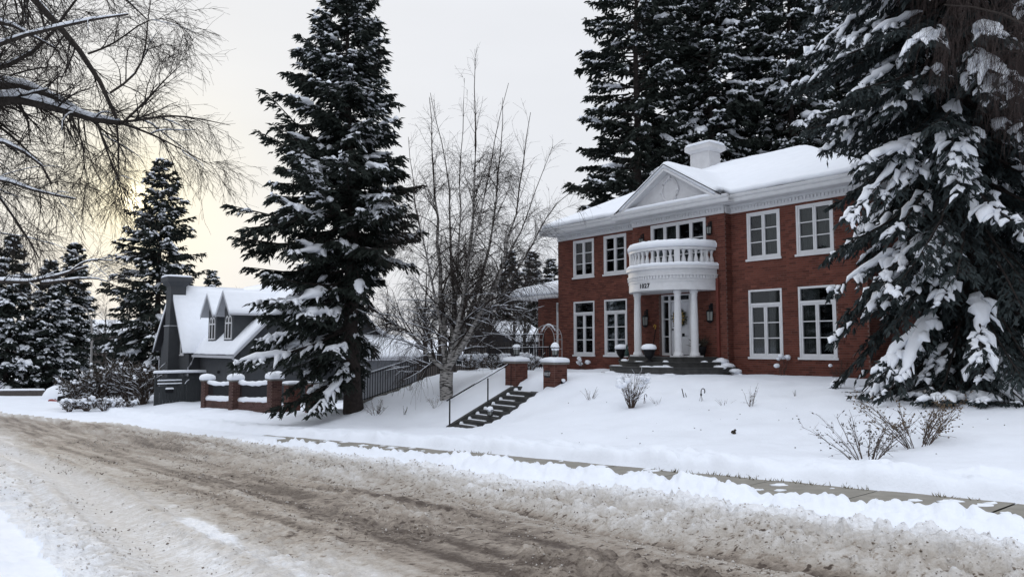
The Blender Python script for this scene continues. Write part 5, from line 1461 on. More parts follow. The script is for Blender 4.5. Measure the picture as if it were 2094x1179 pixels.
ar.tube([(.03, yc - .72 * math.cos(a), fh - .80 + .5 * math.sin(a)) for a in np.linspace(0, math.pi, 15)], .03, 6); ar.build('arch_trim', M_greywood, gf)
MB().tube([(.06, yc - .70 * math.cos(a), fh - .76 + .5 * math.sin(a)) for a in np.linspace(.25, .9, 6)], .025, 6).build('arch_snow', M_snow, gf, smooth=True)
MB().box(.02, .06, yc + .50, yc + .58, .55, .70).build('gate_latch', M_black, gf)
gl_ = MB(); gl_.lathe([(.05, 0), (.13, .05), (.15, .30), (.06, .42), (.02, .50)], (.18, fl - .25, fh - .62), 8); gl_.tube([(.02, fl - .25, fh - .25), (.1, fl - .25, fh - .05), (.18, fl - .25, fh - .14)], .02, 6)
lo = gl_.build('gate_lantern', M_black, gf); MB().blob((.18, fl - .33, fh - .25), .10, .10, .06).build('snow_cap', M_snow, lo, smooth=True); MB().blob((.16, fl - .62, fh - .62), .11, .1, .08).build('bracket_snow', M_snow, gf, smooth=True)
MB().box(.03, .18, fl - .5, fl - .25, -.05, .12).build('path_light', M_lamp, gf)
MB().box(-.9, -.02, .2, 1.5, -.1, .0).build('door_step', M_conc, gf)

# ------------------------------------------------------------------ brick pillars
def brick_pillar(name, label, s, t, z0, h, w, individual=True, capz=.07, snow=.16, group=None, over=.06):
    x, y = XY(s, t); pr = thing(name, label, 'pillar', (x, y, z0), ROT, group)
    hw = w / 2
    MB().box(-hw, hw, -hw, hw, -.6, h).build('mortar_core', M_mortar, pr)
    rest = MB()
    faces = [(Vector((-hw, -hw, 0)), Vector((1, 0, 0)), Vector((0, -1, 0)), 1), (Vector((hw, -hw, 0)), Vector((0, 1, 0)), Vector((1, 0, 0)), 1),
             (Vector((hw, hw, 0)), Vector((-1, 0, 0)), Vector((0, 1, 0)), 0), (Vector((-hw, hw, 0)), Vector((0, -1, 0)), Vector((-1, 0, 0)), 0)]
    for i, (o, U, Nn, vis) in enumerate(faces):
        ph = .0 if i % 2 == 0 else .11
        for (a, b, c, d) in course_bricks(.0, w, -.3, h, (), ph):
            if vis and individual and c > -.2: single_brick(pr, a, b, c, d, o, U, Nn, M_brick3)
            else: brick_box(rest, a, b, c, d, o, U, Nn, PROUD)
    rest.build('brick', M_brick3, pr, kind='stuff')
    MB().box(-hw - over, hw + over, -hw - over, hw + over, h, h + capz).build('cap_stone', M_cap, pr, bevel=.008)
    MB().cap(-hw - over - .02, hw + over + .02, -hw - over - .02, hw + over + .02, h + capz, snow, .03, .15, 7).build('snow_cap', M_snow, pr, smooth=True)
    return pr
def pillar_lantern(pr, z, dome):
    z += .10; f = MB(); f.lathe([(.10, 0), (.12, .03), (.06, .06)], (0, 0, z), 8)
    for k in range(6):
        a = 2 * math.pi * k / 6; f.beam((.10 * math.cos(a), .10 * math.sin(a), z + .05), (.13 * math.cos(a), .13 * math.sin(a), z + .27), .014, .014)
    f.lathe([(.15, .27), (.16, .29), (.10, .35)], (0, 0, z), 8)
    l = f.build('lantern', M_black, pr); MB().lathe([(.085, .05), (.115, .27)], (0, 0, z), 8).build('lantern_glass', M_lampglass, l)
    MB().blob((0, 0, z + .31), .15, .15, dome * .75, 10, 6, .06).build('snow_cap', M_snow, l, smooth=True)
PR = brick_pillar('brick_pillar', 'snow-capped brick pillar with dark number plate at top of stairs, right side', -18.45, 16.75, .06, 1.0, .56, group=None)
pillar_lantern(PR, 1.16, .22)
MB().box(-.19, .07, -.31, -.292, .56, .80).build('number_plate', M_slate, PR)
dg = digits('1027', .15, M_metalw, 'plate_number', .02)
o = link('plate_number', dg, PR, (-.06, -.318, .63)); o.rotation_euler = (math.pi / 2, 0, 0)
vb = MB(); vb.box(.29, .34, -.02, .14, .34, .46); v_ = vb.build('vent_box', M_black, PR); MB().blob((.33, .06, .47), .06, .09, .06).build('snow_cap', M_snow, v_, smooth=True)
PLp = brick_pillar('brick_pillar', 'snow-capped brick pillar behind the handrail at top of stairs, left side', -20.5, 16.75, .06, 1.0, .56)
pillar_lantern(PLp, 1.16, .14)
MB().tube([(.10, -.33, .05), (.10, -.33, .98)], .012, 6).build('conduit', M_black, PLp)

# ------------------------------------------------------------------ concrete stairs with handrail
sx0, sx1 = -20.05, -18.85; t0, t1 = 13.75, 16.35; zb0, zt0 = -1.02, .12
x, y = XY(-19.45, t0)
stt = thing('concrete_stairs', 'dark concrete stairs climbing the snowy bank with snow in the corners', 'stairs', (x, y, zb0), ROT)
ns = 8
for i in range(ns):
    ya = (t1 - t0) * i / ns; yb = (t1 - t0) * (i + 1) / ns; zz = (zt0 - zb0) * (i + 1) / ns
    m = MB(); m.box(-.6, .70, ya, yb + (.03 if i < ns - 1 else .9), -.5, zz - .035); m.box(-.6, .70, ya - .025, yb + (.03 if i < ns - 1 else .9), zz - .0345, zz); m.build('step', M_conc, stt)
    q = MB(); q.cap(-.59, random.uniform(.1, .68), yb - .08, yb + .03, zz, .025, 0, .3, 5); q.blob((-.56, yb - .03, zz), .08, .09, .10, 7, 5, .2)
    q.build('step_snow', M_snow, stt, smooth=True)
ck = MB(); ck.extrude([(-.76, -.35, -.6), (-.76, t1 - t0 + .3, -.6), (-.76, t1 - t0 + .3, zt0 - zb0 + .14), (-.76, t1 - t0 - .1, zt0 - zb0 + .14), (-.76, -.35, .02)], (.159, 0, 0)); ck.build('side_wall', M_conc, stt)
hr = MB()
hr.beam((-.68, -.1, .0), (-.68, -.1, .94), .035, .035); hr.beam((-.68, 1.45, .7), (-.68, 1.45, 1.60), .035, .035)
hr.beam((-.68, -.22, .92), (-.68, 2.35, 2.06), .04, .035); hr.build('handrail', M_black, stt)
MB().tube([(-.68, .9 + .2 * k, 1.435 + .0887 * k) for k in range(8)], [.012, .02, .022, .02, .024, .02, .022, .01], 6).build('rail_snow', M_snow, stt, smooth=True)
# small lantern standing on a lower step
x, y = XY(-19.02, 14.45); sl2_ = thing('path_lantern', 'small black lantern with snow cap standing on the stairs', 'lantern', (x, y, -.56), ROT)
f = MB(); f.lathe([(.09, 0), (.10, .02), (.085, .03)], (0, 0, 0), 8); f.lathe([(.11, .17), (.12, .19), (.05, .22)], (0, 0, 0), 8)
for k in range(6): f.beam((.085 * math.cos(k * 1.047), .085 * math.sin(k * 1.047), .03), (.10 * math.cos(k * 1.047), .10 * math.sin(k * 1.047), .17), .012, .012)
f.build('lantern_frame', M_black, sl2_); MB().lathe([(.07, .03), (.085, .17)], (0, 0, 0), 8).build('lantern_glass', M_lampglass, sl2_); MB().blob((0, 0, .21), .12, .12, .10).build('snow_cap', M_snow, sl2_, smooth=True)

# ------------------------------------------------------------------ low brick fence in front of the grey lot
def iron_panel(mb, p, q, h0, h1, step=.12, z_p=0, z_q=0):
    """bars between two plan points, rails top and bottom"""
    p = Vector(p); q = Vector(q); n = max(2, int((q - p).length / step))
    for i in range(n + 1):
        f = i / n; c = p * (1 - f) + q * f; z = z_p * (1 - f) + z_q * f
        mb.beam((c.x, c.y, z + h0), (c.x, c.y, z + h1), .024, .024)
    for h in (h0 + .06, h1 - .05): mb.beam((p.x, p.y, z_p + h), (q.x, q.y, z_q + h), .03, .03)
fence_pts = [(-42.6, 12.75), (-38.0, 12.75), (-33.2, 12.9)]
fs0, ft0 = fence_pts[0]; x, y = XY(fs0, ft0)
zA = gz(fs0, ft0) - .05
bf = thing('brick_fence', 'low brick wall with iron railings between brick posts, thick snow on top', 'fence', (x, y, zA), ROT)
def post(parent, lx, ly, lz, h, w, lab):
    hw = w / 2; m = MB(); b = MB()
    m.box(lx - hw, lx + hw, ly - hw, ly + hw, lz - .5, lz + h)
    po = m.build('brick_post', M_mortar, parent)
    for (o, U, Nn) in ((Vector((lx - hw, ly - hw, lz)), Vector((1, 0, 0)), Vector((0, -1, 0))), (Vector((lx + hw, ly - hw, lz)), Vector((0, 1, 0)), Vector((1, 0, 0)))):
        brick_face(b, o, U, Nn, 0, w, -.3, h, (), .04)
    b.build('brick', M_brick2, po, kind='stuff')
    MB().box(lx - hw - .05, lx + hw + .05, ly - hw - .05, ly + hw + .05, lz + h, lz + h + .08).build('cap_stone', M_cap, po)
    MB().cap(lx - hw - .09, lx + hw + .09, ly - hw - .09, ly + hw + .09, lz + h + .08, .32, .05, .15).build('snow_cap', M_snow, po, smooth=True)
prev = None
for k, (s, t) in enumerate(fence_pts):
    lx, ly, lz = s - fs0, t - ft0, gz(s, t) - zA - .05
    post(bf, lx, ly, lz, 1.52, .50, '')
    if prev:
        px_, py_, pz_ = prev
        a, b = px_ + .26, lx - .26
        m = MB(); m.extrude([(a, ly - .12, pz_ - .5), (b, ly - .12, lz - .5), (b, ly - .12, lz + .52), (a, ly - .12, pz_ + .52)], (0, .26, 0)); m.build('low_wall', M_mortar, bf)
        bk = MB()
        for (u0, u1, c, d) in course_bricks(a, b, -.2, .50, (), 0):
            f = (u0 - a) / (b - a); zz = pz_ + (lz - pz_) * f
            brick_box(bk, u0, u1, c + zz, d + zz, Vector((0, ly - .12, 0)), Vector((1, 0, 0)), Vector((0, -1, 0)), PROUD)
        bk.build('brick', M_brick2, bf, kind='stuff')
        r_ = MB(); iron_panel(r_, (a, ly, 0), (b, ly, 0), .55, 1.42, .13, pz_, lz); r_.build('railing', M_black, bf, kind='stuff')
        sc1 = MB(); n = 10
        sc1.tube([(a + (b - a) * i / n, ly, pz_ + (lz - pz_) * i / n + .60) for i in range(n + 1)], [.15 + random.uniform(-.02, .03) for _ in range(n + 1)], 8); sc1.build('wall_snow', M_snow, bf, smooth=True)
        sc2 = MB(); sc2.tube([(a + (b - a) * i / n, ly, pz_ + (lz - pz_) * i / n + 1.49 - .1 * math.sin(math.pi * i / n)) for i in range(n + 1)], [.11 + random.uniform(-.03, .03) for _ in range(n + 1)], 8); sc2.build('rail_snow', M_snow, bf, smooth=True)
    prev = (lx, ly, lz)
# gate pillar next to the spruce
brick_pillar('brick_pillar', 'broad brick gate pillar half hidden by spruce boughs left of the thick trunk', -29.8, 13.35, gz(-29.8, 13.35) - .08, 1.22, .62, True, .07, .10)
brick_pillar('brick_pillar', 'brick gate pillar in the shade of the spruce, left of the broad one', -31.9, 13.2, gz(-31.9, 13.2) - .05, 1.25, .55, True, .07, .12)

# ------------------------------------------------------------------ railing on the sloping concrete wall between the lots
sr = -27.2; ta, tb_, tc_ = 13.9, 17.1, 21.5
x, y = XY(sr, ta); za = -.62
rf = thing('railing_wall', 'sloping concrete curb wall carrying black iron railing beside the spruce trunk', 'railing', (x, y, za), ROT)
zb_ = .22 - za; zc_ = .60 - za
w = MB(); w.extrude([(-.12, 0, -1.6), (-.12, tb_ - ta, -1.6), (-.12, tc_ - ta, -1.6), (-.12, tc_ - ta, zc_ - .06), (-.12, tb_ - ta, zb_), (-.12, 0, 0)], (.24, 0, 0)); w.build('curb_wall', M_cap, rf)
r_ = MB(); iron_panel(r_, (0, .05, 0), (0, tb_ - ta, 0), .0, 1.05, .115, 0, zb_); iron_panel(r_, (0, tb_ - ta + .1, 0), (0, tc_ - ta, 0), .0, 1.15, .115, zb_, zc_); r_.build('railing', M_black, rf, kind='stuff')
s_ = MB(); s_.tube([(0, (tc_ - ta) * i / 12, 1.07 + (zb_ * min(1, i / 12 * (tc_ - ta) / (tb_ - ta)))) for i in range(13)], [.018] * 13, 5); s_.build('rail_snow', M_snow, rf, smooth=True)

# back iron fences behind the stairs
def iron_fence(label, p, q, h, zp, zq, step=.12):
    x, y = XY(*p); t = thing('iron_fence', label, 'fence', (x, y, zp), ROT)
    dx, dy = q[0] - p[0], q[1] - p[1]
    r = MB(); iron_panel(r, (0, 0, 0), (dx, dy, 0), .02, h, step, 0, zq - zp); r.build('railing', M_black, t, kind='stuff')
    L_ = math.hypot(dx, dy); n = int(L_ / 2.2) + 1; ps_ = MB()
    for i in range(n + 1):
        f = i / n; pp = MB(); pp.box(dx * f - .03, dx * f + .03, dy * f - .03, dy * f + .03, -.4 + (zq - zp) * f, h + .08 + (zq - zp) * f); pp.build('post', M_black, t)
    sn = MB(); sn.tube([(dx * i / 14, dy * i / 14, h + .012 + (zq - zp) * i / 14) for i in range(15)], [.009] * 15, 5); sn.build('rail_snow', M_snow, t, smooth=True)
    return t
iron_fence('low black iron fence with snowy rail between the birch and the garden arch', (-27.0, 20.5), (-23.35, 20.9), 1.05, .52, .58)
iron_fence('taller black iron fence farther back, behind the low iron fence', (-31.0, 23.4), (-26.6, 23.4), 1.7, .55, .55, .11)

# garden arch of white metal tubes by the house corner
x, y = XY(-24.05, 21.45); arc = thing('garden_arch', 'white metal garden arch by the left corner of the brick house', 'garden arch', (x, y, .6), ROT)
for dy in (-.22, .0, .22):
    m = MB(); r0 = .62
    m.tube([(-r0, dy, -.3), (-r0, dy, 1.35)] + [(-r0 * math.cos(a), dy, 1.35 + .62 * math.sin(a)) for a in np.linspace(.15, math.pi - .15, 13)] + [(r0, dy, 1.35), (r0, dy, -.3)], .013, 6); m.build('hoop', M_metalw, arc)
m = MB()
for z in (.5, .95, 1.35):
    for sx in (-.62, .62): m.tube([(sx, -.22, z), (sx, .22, z)], .012, 5)
for a in np.linspace(.4, math.pi - .4, 6): m.tube([(-.62 * math.cos(a), -.22, 1.35 + .62 * math.sin(a)), (-.62 * math.cos(a), .22, 1.35 + .62 * math.sin(a))], .012, 5)
m.build('cross_bar', M_metalw, arc, kind='stuff')
m = MB(); m.tube([(-.5 * math.cos(a), 0, 1.39 + .62 * math.sin(a)) for a in np.linspace(.5, 2.6, 9)], [.01, .03, .035, .03, .04, .03, .035, .03, .01], 6); m.build('arch_snow', M_snow, arc, smooth=True)

# ------------------------------------------------------------------ shrubs
def shrub(name, label, base, canes, h, spread, seed, cat='shrub', leafm=None, nleaf=0, snow=0.0, rad=.008, side=7, group=None, m=M_shrub, lean=(0, 0), leafs=.03, cap=0, grav=.1):
    g = np.random.default_rng(seed); t = thing(name, label, cat, base, 0, group)
    K = 7; az = g.uniform(0, 2 * math.pi, canes); rr_ = spread * np.sqrt(g.uniform(.02, 1, canes)); hh = h * g.uniform(.6, 1.05, canes)
    v = np.linspace(0, 1, K)
    P = np.empty((canes, K, 3)); b0 = .18 * spread
    for i, d in enumerate((np.cos(az), np.sin(az))): P[:, :, i] = (d * b0 * .6)[:, None] + (d * rr_ + lean[i])[:, None] * (v ** 1.2)[None]
    P[:, :, 2] = hh[:, None] * (v - .12 * v ** 2)[None] - .1 * (1 - v)[None]
    P[:, 1:] += np.cumsum(g.normal(0, .022 * h, (canes, K - 1, 3)), 1) * .8
    Rd = rad * g.uniform(.7, 1.4, canes)[:, None] * np.linspace(1.2, .4, K)[None]
    tk = ACC(); tubes(tk, P, Rd, 4)
    S1, R1 = sprout(g, P, Rd, side, .15 * h, .42 * h, 38, grav, 5, .25, .6, .12, rad * .35, .15); tubes(tk, S1, R1, 3)
    tk.build('canes', m, t)
    if nleaf:
        A = ACC(); src = np.concatenate([S1[:, 2:].reshape(-1, 3), P[:, 3:].reshape(-1, 3)]); idx = g.integers(0, len(src), nleaf)
        spindles(A, src[idx], g.normal(0, 1, (nleaf, 3)), leafs * g.uniform(.7, 1.7, nleaf), leafs * .38 * g.uniform(.6, 1.3, nleaf), 4); A.build('leaves', leafm, t)
    if snow or cap:
        A = ACC()
        if snow:
            limb_snow(A, g, S1, R1 + rad * .8, snow, 1.8, flat=.8); limb_snow(A, g, P, Rd, snow * .5, 1.6)
        if cap:
            mbq = MB(); tips = P[:, -1]
            for i in g.integers(0, canes, cap):
                r = g.uniform(.05, .11); mbq.blob(tuple(tips[i] + np.array([0, 0, -.02])), r * 1.2, r * 1.1, r * .9, 8, 5, .2)
            V = np.array(mbq.v); T3 = [f for f in mbq.f if len(f) == 3]; Q4 = [f for f in mbq.f if len(f) == 4]
            A.add(V, Q=np.array(Q4), T=np.array(T3))
        A.build('snow', M_snow, t, True, kind='stuff')
    return t
def onlawn(px, py):
    """lawn point seen at a photograph pixel"""
    d = at(px, py, 1.0); dz = d.z - HC
    for k in np.linspace(3, 90, 2400):
        x, y, z = d.x * k, k, HC + dz * k
        if z < gxy(x, y): return (x, y, gxy(x, y))
    return (x, y, z)
B = lambda px, py, dz=0: (lambda p: (p[0], p[1], p[2] + dz))(onlawn(px, py))
shrub('bare_shrub', 'low bare shrub with spreading canes nearest the sidewalk at right', B(1772, 936, -.06), 21, .86, .95, 51, leafm=M_leafd, nleaf=190, rad=.0062, leafs=.032, lean=(-.12, 0), side=9, grav=.5)
shrub('bare_shrub', 'taller bare shrub with withered brown leaves behind the low one at right', B(1875, 908, -.06), 24, 1.0, .95, 52, leafm=M_leaf, nleaf=420, rad=.0066, leafs=.036, side=10, grav=.4)
shrub('snowy_shrub', 'upright twiggy shrub with snow balls on its tips before the house steps', B(1290, 832), 26, 1.0, .42, 53, leafm=M_leafd, nleaf=60, snow=.5, rad=.008, cap=16)
shrub('dry_stems', 'clump of dry flower stems left of the snow-tipped shrub', B(1207, 818), 12, .42, .26, 54, 'plant', rad=.005, side=2)
shrub('dry_stems', 'sparse tall dry stems on the lawn below the right windows', B(1535, 836), 9, .62, .22, 55, 'plant', rad=.005, side=2, leafm=M_leafd, nleaf=14)
shrub('dry_stems', 'tiny row of dry grass stalks right of the hook on the lawn', B(1480, 826), 9, .16, .34, 56, 'plant', rad=.004, side=1)
shrub('dry_stems', 'short dry stalks beside the snow-tipped shrub', B(1345, 826), 8, .2, .24, 57, 'plant', rad=.004, side=1)
shrub('dry_stems', 'thin lone stalk standing near the right spruce on the lawn', B(1626, 812), 4, .22, .06, 58, 'plant', rad=.006, side=1)
shrub('bare_shrub', 'small bare shrub in the snow right of the thick spruce trunk', B(768, 850), 13, .62, .5, 59, rad=.007, leafm=M_leafd, nleaf=50)
shrub('dry_stems', 'drooping dry stem with seed head between spruce trunk and birch', B(826, 850), 4, .45, .12, 60, 'plant', rad=.007, side=2, leafm=M_leafd, nleaf=10)
shrub('dry_stems', 'pale dry plant in the snow below the birch trunk', B(890, 832), 12, .45, .4, 61, 'plant', rad=.004, side=4, leafm=M_leaf, nleaf=40)
shrub('dry_stems', 'dry twiggy plant on the bank by the sloping curb wall', B(838, 800), 10, .42, .3, 62, 'plant', rad=.004, side=3, leafm=M_leaf, nleaf=20)
shrub('snowy_shrub', 'small snowy rose bush against the house below the left window', HL(1.9, -.4) + (.6,), 9, .62, .25, 63, rad=.006, leafm=M_leafd, nleaf=20, cap=9)
shrub('snowy_shrub', 'small snowy rose bush against the house between the right windows', HL(11.05, -.35) + (.62,), 8, .85, .24, 64, rad=.006, leafm=M_leafd, nleaf=16, cap=7)
shrub('bare_shrub', 'thin bare shrub against the wall under the rightmost window', HL(12.9, -.35) + (.62,), 9, .7, .4, 65, rad=.007, leafm=M_leafd, nleaf=20, cap=2)
for i, (s, t, lab) in enumerate(((-24.0, 19.6, 'snow-powdered low bush in front of the garden arch'), (-23.2, 19.3, 'snow-powdered low bush right of the arch before the house corner'), (-22.4, 19.0, 'dark snow-flecked bush seen between the two stairs pillars'), (-25.6, 19.6, 'snow-powdered low bush behind the left stairs pillar'), (-26.6, 19.2, 'snow-powdered bush at the foot of the iron fence'))):
    shrub('garden_bush', lab, P3(s, t, gz(s, t)), 34, .75, .55, 70 + i, leafm=M_leafd, nleaf=260, snow=.55, rad=.008, leafs=.05, cap=14, group='bushes along the iron fence')
# hedge of shrubs at the far left
for i, (px, Y, h, w, lab) in enumerate(((168, 47, 2.1, 1.1, 'brown snow-speckled bush at the left end of the hedge'), (205, 47.5, 2.7, 1.3, 'second brown bush of the hedge from the left'), (240, 48, 3.0, 1.4, 'tall middle bush of the snow-speckled hedge'),
                                        (272, 47.5, 3.0, 1.3, 'snow-speckled hedge bush second from the board fence'), (300, 47, 2.6, 1.1, 'snow-speckled hedge bush touching the board fence'))):
    x, y, z = gpos(px, Y)
    shrub('hedge_bush', lab, (x, y, z), 60, h, w, 80 + i, leafm=M_leafd, nleaf=900, snow=.40, rad=.016, leafs=.12, cap=22, group='bushes of the hedge left of the board fence', side=9)
for i, (px, Y, h, w, lab) in enumerate(((150, 44.5, .85, .6, 'low grassy clump bent under snow left of the hedge'), (185, 44.8, .9, .7, 'low snow-covered plants at the foot of the hedge'), (222, 45, .8, .8, 'low dark shrub with snow mound before the hedge'), (262, 45, .7, .7, 'low snowy plants before the hedge near the board fence'))):
    x, y, z = gpos(px, Y)
    shrub('low_shrub', lab, (x, y, z), 36, h, w, 90 + i, leafm=M_leafd, nleaf=200, snow=.7, rad=.012, leafs=.08, cap=22, group='low plants before the hedge', side=5)

# ------------------------------------------------------------------ small things on and round the lawn
def hook(label, base, h, s=1.0):
    t = thing('plant_hook', label, 'hook', base, .4)
    m = MB(); m.tube([(0, 0, h * .45), (0, 0, h * .72)] + [(.055 * s - .055 * s * math.cos(a), 0, h * .75 + .065 * s * math.sin(a)) for a in np.linspace(0, 3.9, 9)], .012 * s, 6); m.blob((0, 0, h * .5), .025 * s, .025 * s, .03 * s); m.build('hook', M_black, t)
    l = MB()
    for k in range(3): a = k * 2.1; l.tube([(0, 0, h * .48), (.07 * s * math.cos(a), .07 * s * math.sin(a), -.05)], .005, 4)
    l.build('leg', M_shrub, t)
hook('small black hanger hook standing in the snow before the house steps', B(1434, 820), .34, 1.1)
hook('smaller black hanger hook beside the snow-tipped shrub', B(1318, 824), .26, .7)
p = B(1400, 814); st_ = MB(); st_.beam((0, 0, -.05), (-.07, 0, .26), .025, .02); st_.beam((.02, 0, .14), (.07, .0, -.03), .015, .015)
tag(st_.build('garden_stake', M_black, None, p), 'short dark stake leaning in the snow left of the hanger hook', 'stake')
p = B(1500, 888); cl = MB()
for k in range(7): cl.blob((random.uniform(-.04, .04), random.uniform(-.04, .04), .01 + k * .012), .03, .02, .025, 6, 4, .3)
tag(cl.build('leaf_clump', M_leafd, None, p), 'dark clump of dead leaves poking from the snow in mid lawn', 'leaves')
# scattered fallen leaves on the snow
A = ACC(); g = np.random.default_rng(77); s_ = g.uniform(-17, -2, 130); t_ = g.uniform(9.9, 16, 130)
sp_ = np.array([P3(a, b, gz(a, b) + .03) for a, b in zip(s_, t_)]); spindles(A, sp_, np.concatenate([g.normal(0, 1, (130, 2)), g.normal(0, .1, (130, 1))], 1), g.uniform(.02, .05, 130), g.uniform(.008, .016, 130), 4)
tag(A.build('fallen_leaves', M_leafd), 'small dead leaves scattered over the snowy lawn', 'leaves', kind='stuff')
# grass tufts at the walk's edge
A = ACC(); n = 500; s_ = g.uniform(-14, -1.5, n); cl_ = vnoise(s_ * 1.4, s_ * 0, 9) > .62; s_ = s_[cl_]; n = len(s_); t_ = walk_hi(s_) + g.uniform(-.02, .10, n)
sp_ = np.array([P3(a, b, float(zr(a)) + .07) for a, b in zip(s_, t_)]); spindles(A, sp_, np.concatenate([g.normal(0, .5, (n, 2)), g.uniform(.4, 1, (n, 1))], 1), g.uniform(.04, .10, n), g.uniform(.004, .009, n), 3)
tag(A.build('grass_tufts', M_grass), 'dry grass showing through snow along the sidewalk edge', 'grass', kind='stuff')
# flat snow scraps left on the walk
m = MB()
for k in range(90):
    s_0 = random.uniform(-20, -2); t_0 = random.uniform(float(walk_lo(np.array([s_0]))[0]) + .15, float(walk_hi(np.array([s_0]))[0]) + .05); q = random.uniform(.02, .085)
    x, y = XY(s_0, t_0); m.blob((x, y, float(zr(s_0)) + .086), q * 1.6, q, .012 + .06 * q, 7, 4, .35)
o = tag(m.build('snow_scraps', M_snow, smooth=True), 'thin scraps of snow left on the cleared sidewalk', 'snow', kind='stuff')
# steel grate / boards half buried at the inner sidewalk edge
x, y = XY(-16.6, 9.55); z = float(zr(-16.6)) + .10
gr = thing('walk_grate', 'dark slatted mat half buried in snow beside the sidewalk', 'grate', (x, y, z), ROT + .08)
for k in range(4): MB().box(-.55, .55, -.02 + k * .12, .06 + k * .12, .0, .05 + .02 * k).build('slat', M_greywood, gr)
m = MB(); m.cap(-.5, .3, .05, .11, .05, .03, 0, .3, 5); m.build('slat_snow', M_snow, gr, smooth=True); m = MB(); m.cap(-.2, .54, .17, .23, .07, .03, 0, .3, 5); m.build('slat_snow', M_snow, gr, smooth=True)

# urns on the steps, flower pot, wreath, cord, gnome
def urn(label, a, b, z):
    x, y = HL(a, b); t = thing('stone_urn', label, 'urn', (x, y, z), ROT, 'urns on the front steps')
    MB().lathe([(.14, 0), (.14, .04), (.07, .07), (.06, .12), (.12, .16), (.19, .28), (.20, .36), (.24, .39), (.24, .43)], (0, 0, 0), 16).build('bowl', M_black, t, smooth=True)
    MB().lathe([(.245, .43), (.27, .47), (.26, .52), (.22, .58), (.10, .62), (.001, .625)], (0, 0, 0), 14).build('snow_cap', M_snow, t, smooth=True)
urn('black urn heaped with snow at the left end of the front steps', AC - 2.10, BB - .75, 1.118)
urn('black urn heaped with snow in the middle of the front steps', AC + .35, BB - 2.02, 1.118)
x, y = HL(8.15, BB - .38); fp = thing('flower_pot', 'dark pot with withered plant standing right of the front door', 'pot', (x, y, 1.29), ROT)
MB().lathe([(.14, 0), (.20, .30), (.22, .36), (.20, .36)], (0, 0, 0), 14).build('pot', M_black, fp, smooth=True)
A = ACC(); n = 160; spindles(A, np.tile([0, 0, .36], (n, 1)) + g.normal(0, .08, (n, 3)) * [1, 1, .3], np.concatenate([g.normal(0, .6, (n, 2)), g.uniform(.3, 1, (n, 1))], 1), g.uniform(.15, .5, n), g.uniform(.008, .02, n), 3); A.build('withered_plant', M_leafd, fp)
MB().blob((-.05, -.1, .42), .14, .1, .05).build('snow', M_snow, fp, smooth=True)
x, y = HL((dx0 + dx1) / 2 + .02, eb - .03); wr_ = thing('door_wreath', 'round evergreen wreath with gold bows hanging on the white front door', 'wreath', (x, y, 2.70), ROT)
A = ACC(); n = 520; a = g.uniform(0, 2 * math.pi, n); r = .23 + g.normal(0, .05, n)
spindles(A, np.stack([r * np.cos(a), g.normal(-.03, .025, n), r * np.sin(a)], -1), np.stack([g.normal(0, 1, n), -np.abs(g.normal(0, .5, n)), g.normal(0, 1, n)], -1), g.uniform(.05, .11, n), g.uniform(.010, .02, n), 3); A.build('greenery', M_wreath, wr_)
m = MB()
for k in range(13):
    a = k * .483 + .2; m.blob((.22 * math.cos(a), -.09, .26 * math.sin(a)), .055, .03, .05, 6, 4, .3)
m.build('bow', M_wreathg, wr_, kind='stuff')
m = MB(); m.tube([(0, -.05, -.22), (-.04, -.05, -.35), (-.06, -.05, -.48)], [.03, .025, .01], 6); m.build('ribbon', M_wreathg, wr_)
x, y = HL(5.62, BB - .05); cd = thing('extension_cord', 'cord with yellow plug end hanging on the bricks left of the door', 'cord', (x, y, 1.29), ROT)
m = MB(); m.tube([(.25, 0, 1.05), (.2, -.02, .75), (.12, -.02, .4), (.10, -.03, .15), (.2, -.05, .03), (.5, -.05, .02)], .014, 6); m.build('cable', M_black, cd)
m = MB(); m.tube([(.16, -.02, 1.10), (.22, -.03, 1.18), (.28, -.03, 1.14), (.24, -.03, 1.02)], .02, 6); m.build('plug', M_yellow, cd)
x, y = HL(AC - 1.62, BB - .98); m = MB(); m.lathe([(.07, 0), (.09, .08), (.06, .20), (.03, .30), (.04, .34), (.035, .38), (.005, .44)], (0, 0, 0), 10)
tag(m.build('garden_ornament', mat('dark green glaze', (.02, .05, .045), .4), None, (x, y, 1.29), smooth=True), 'small dark green garden ornament beside the left porch column', 'ornament')

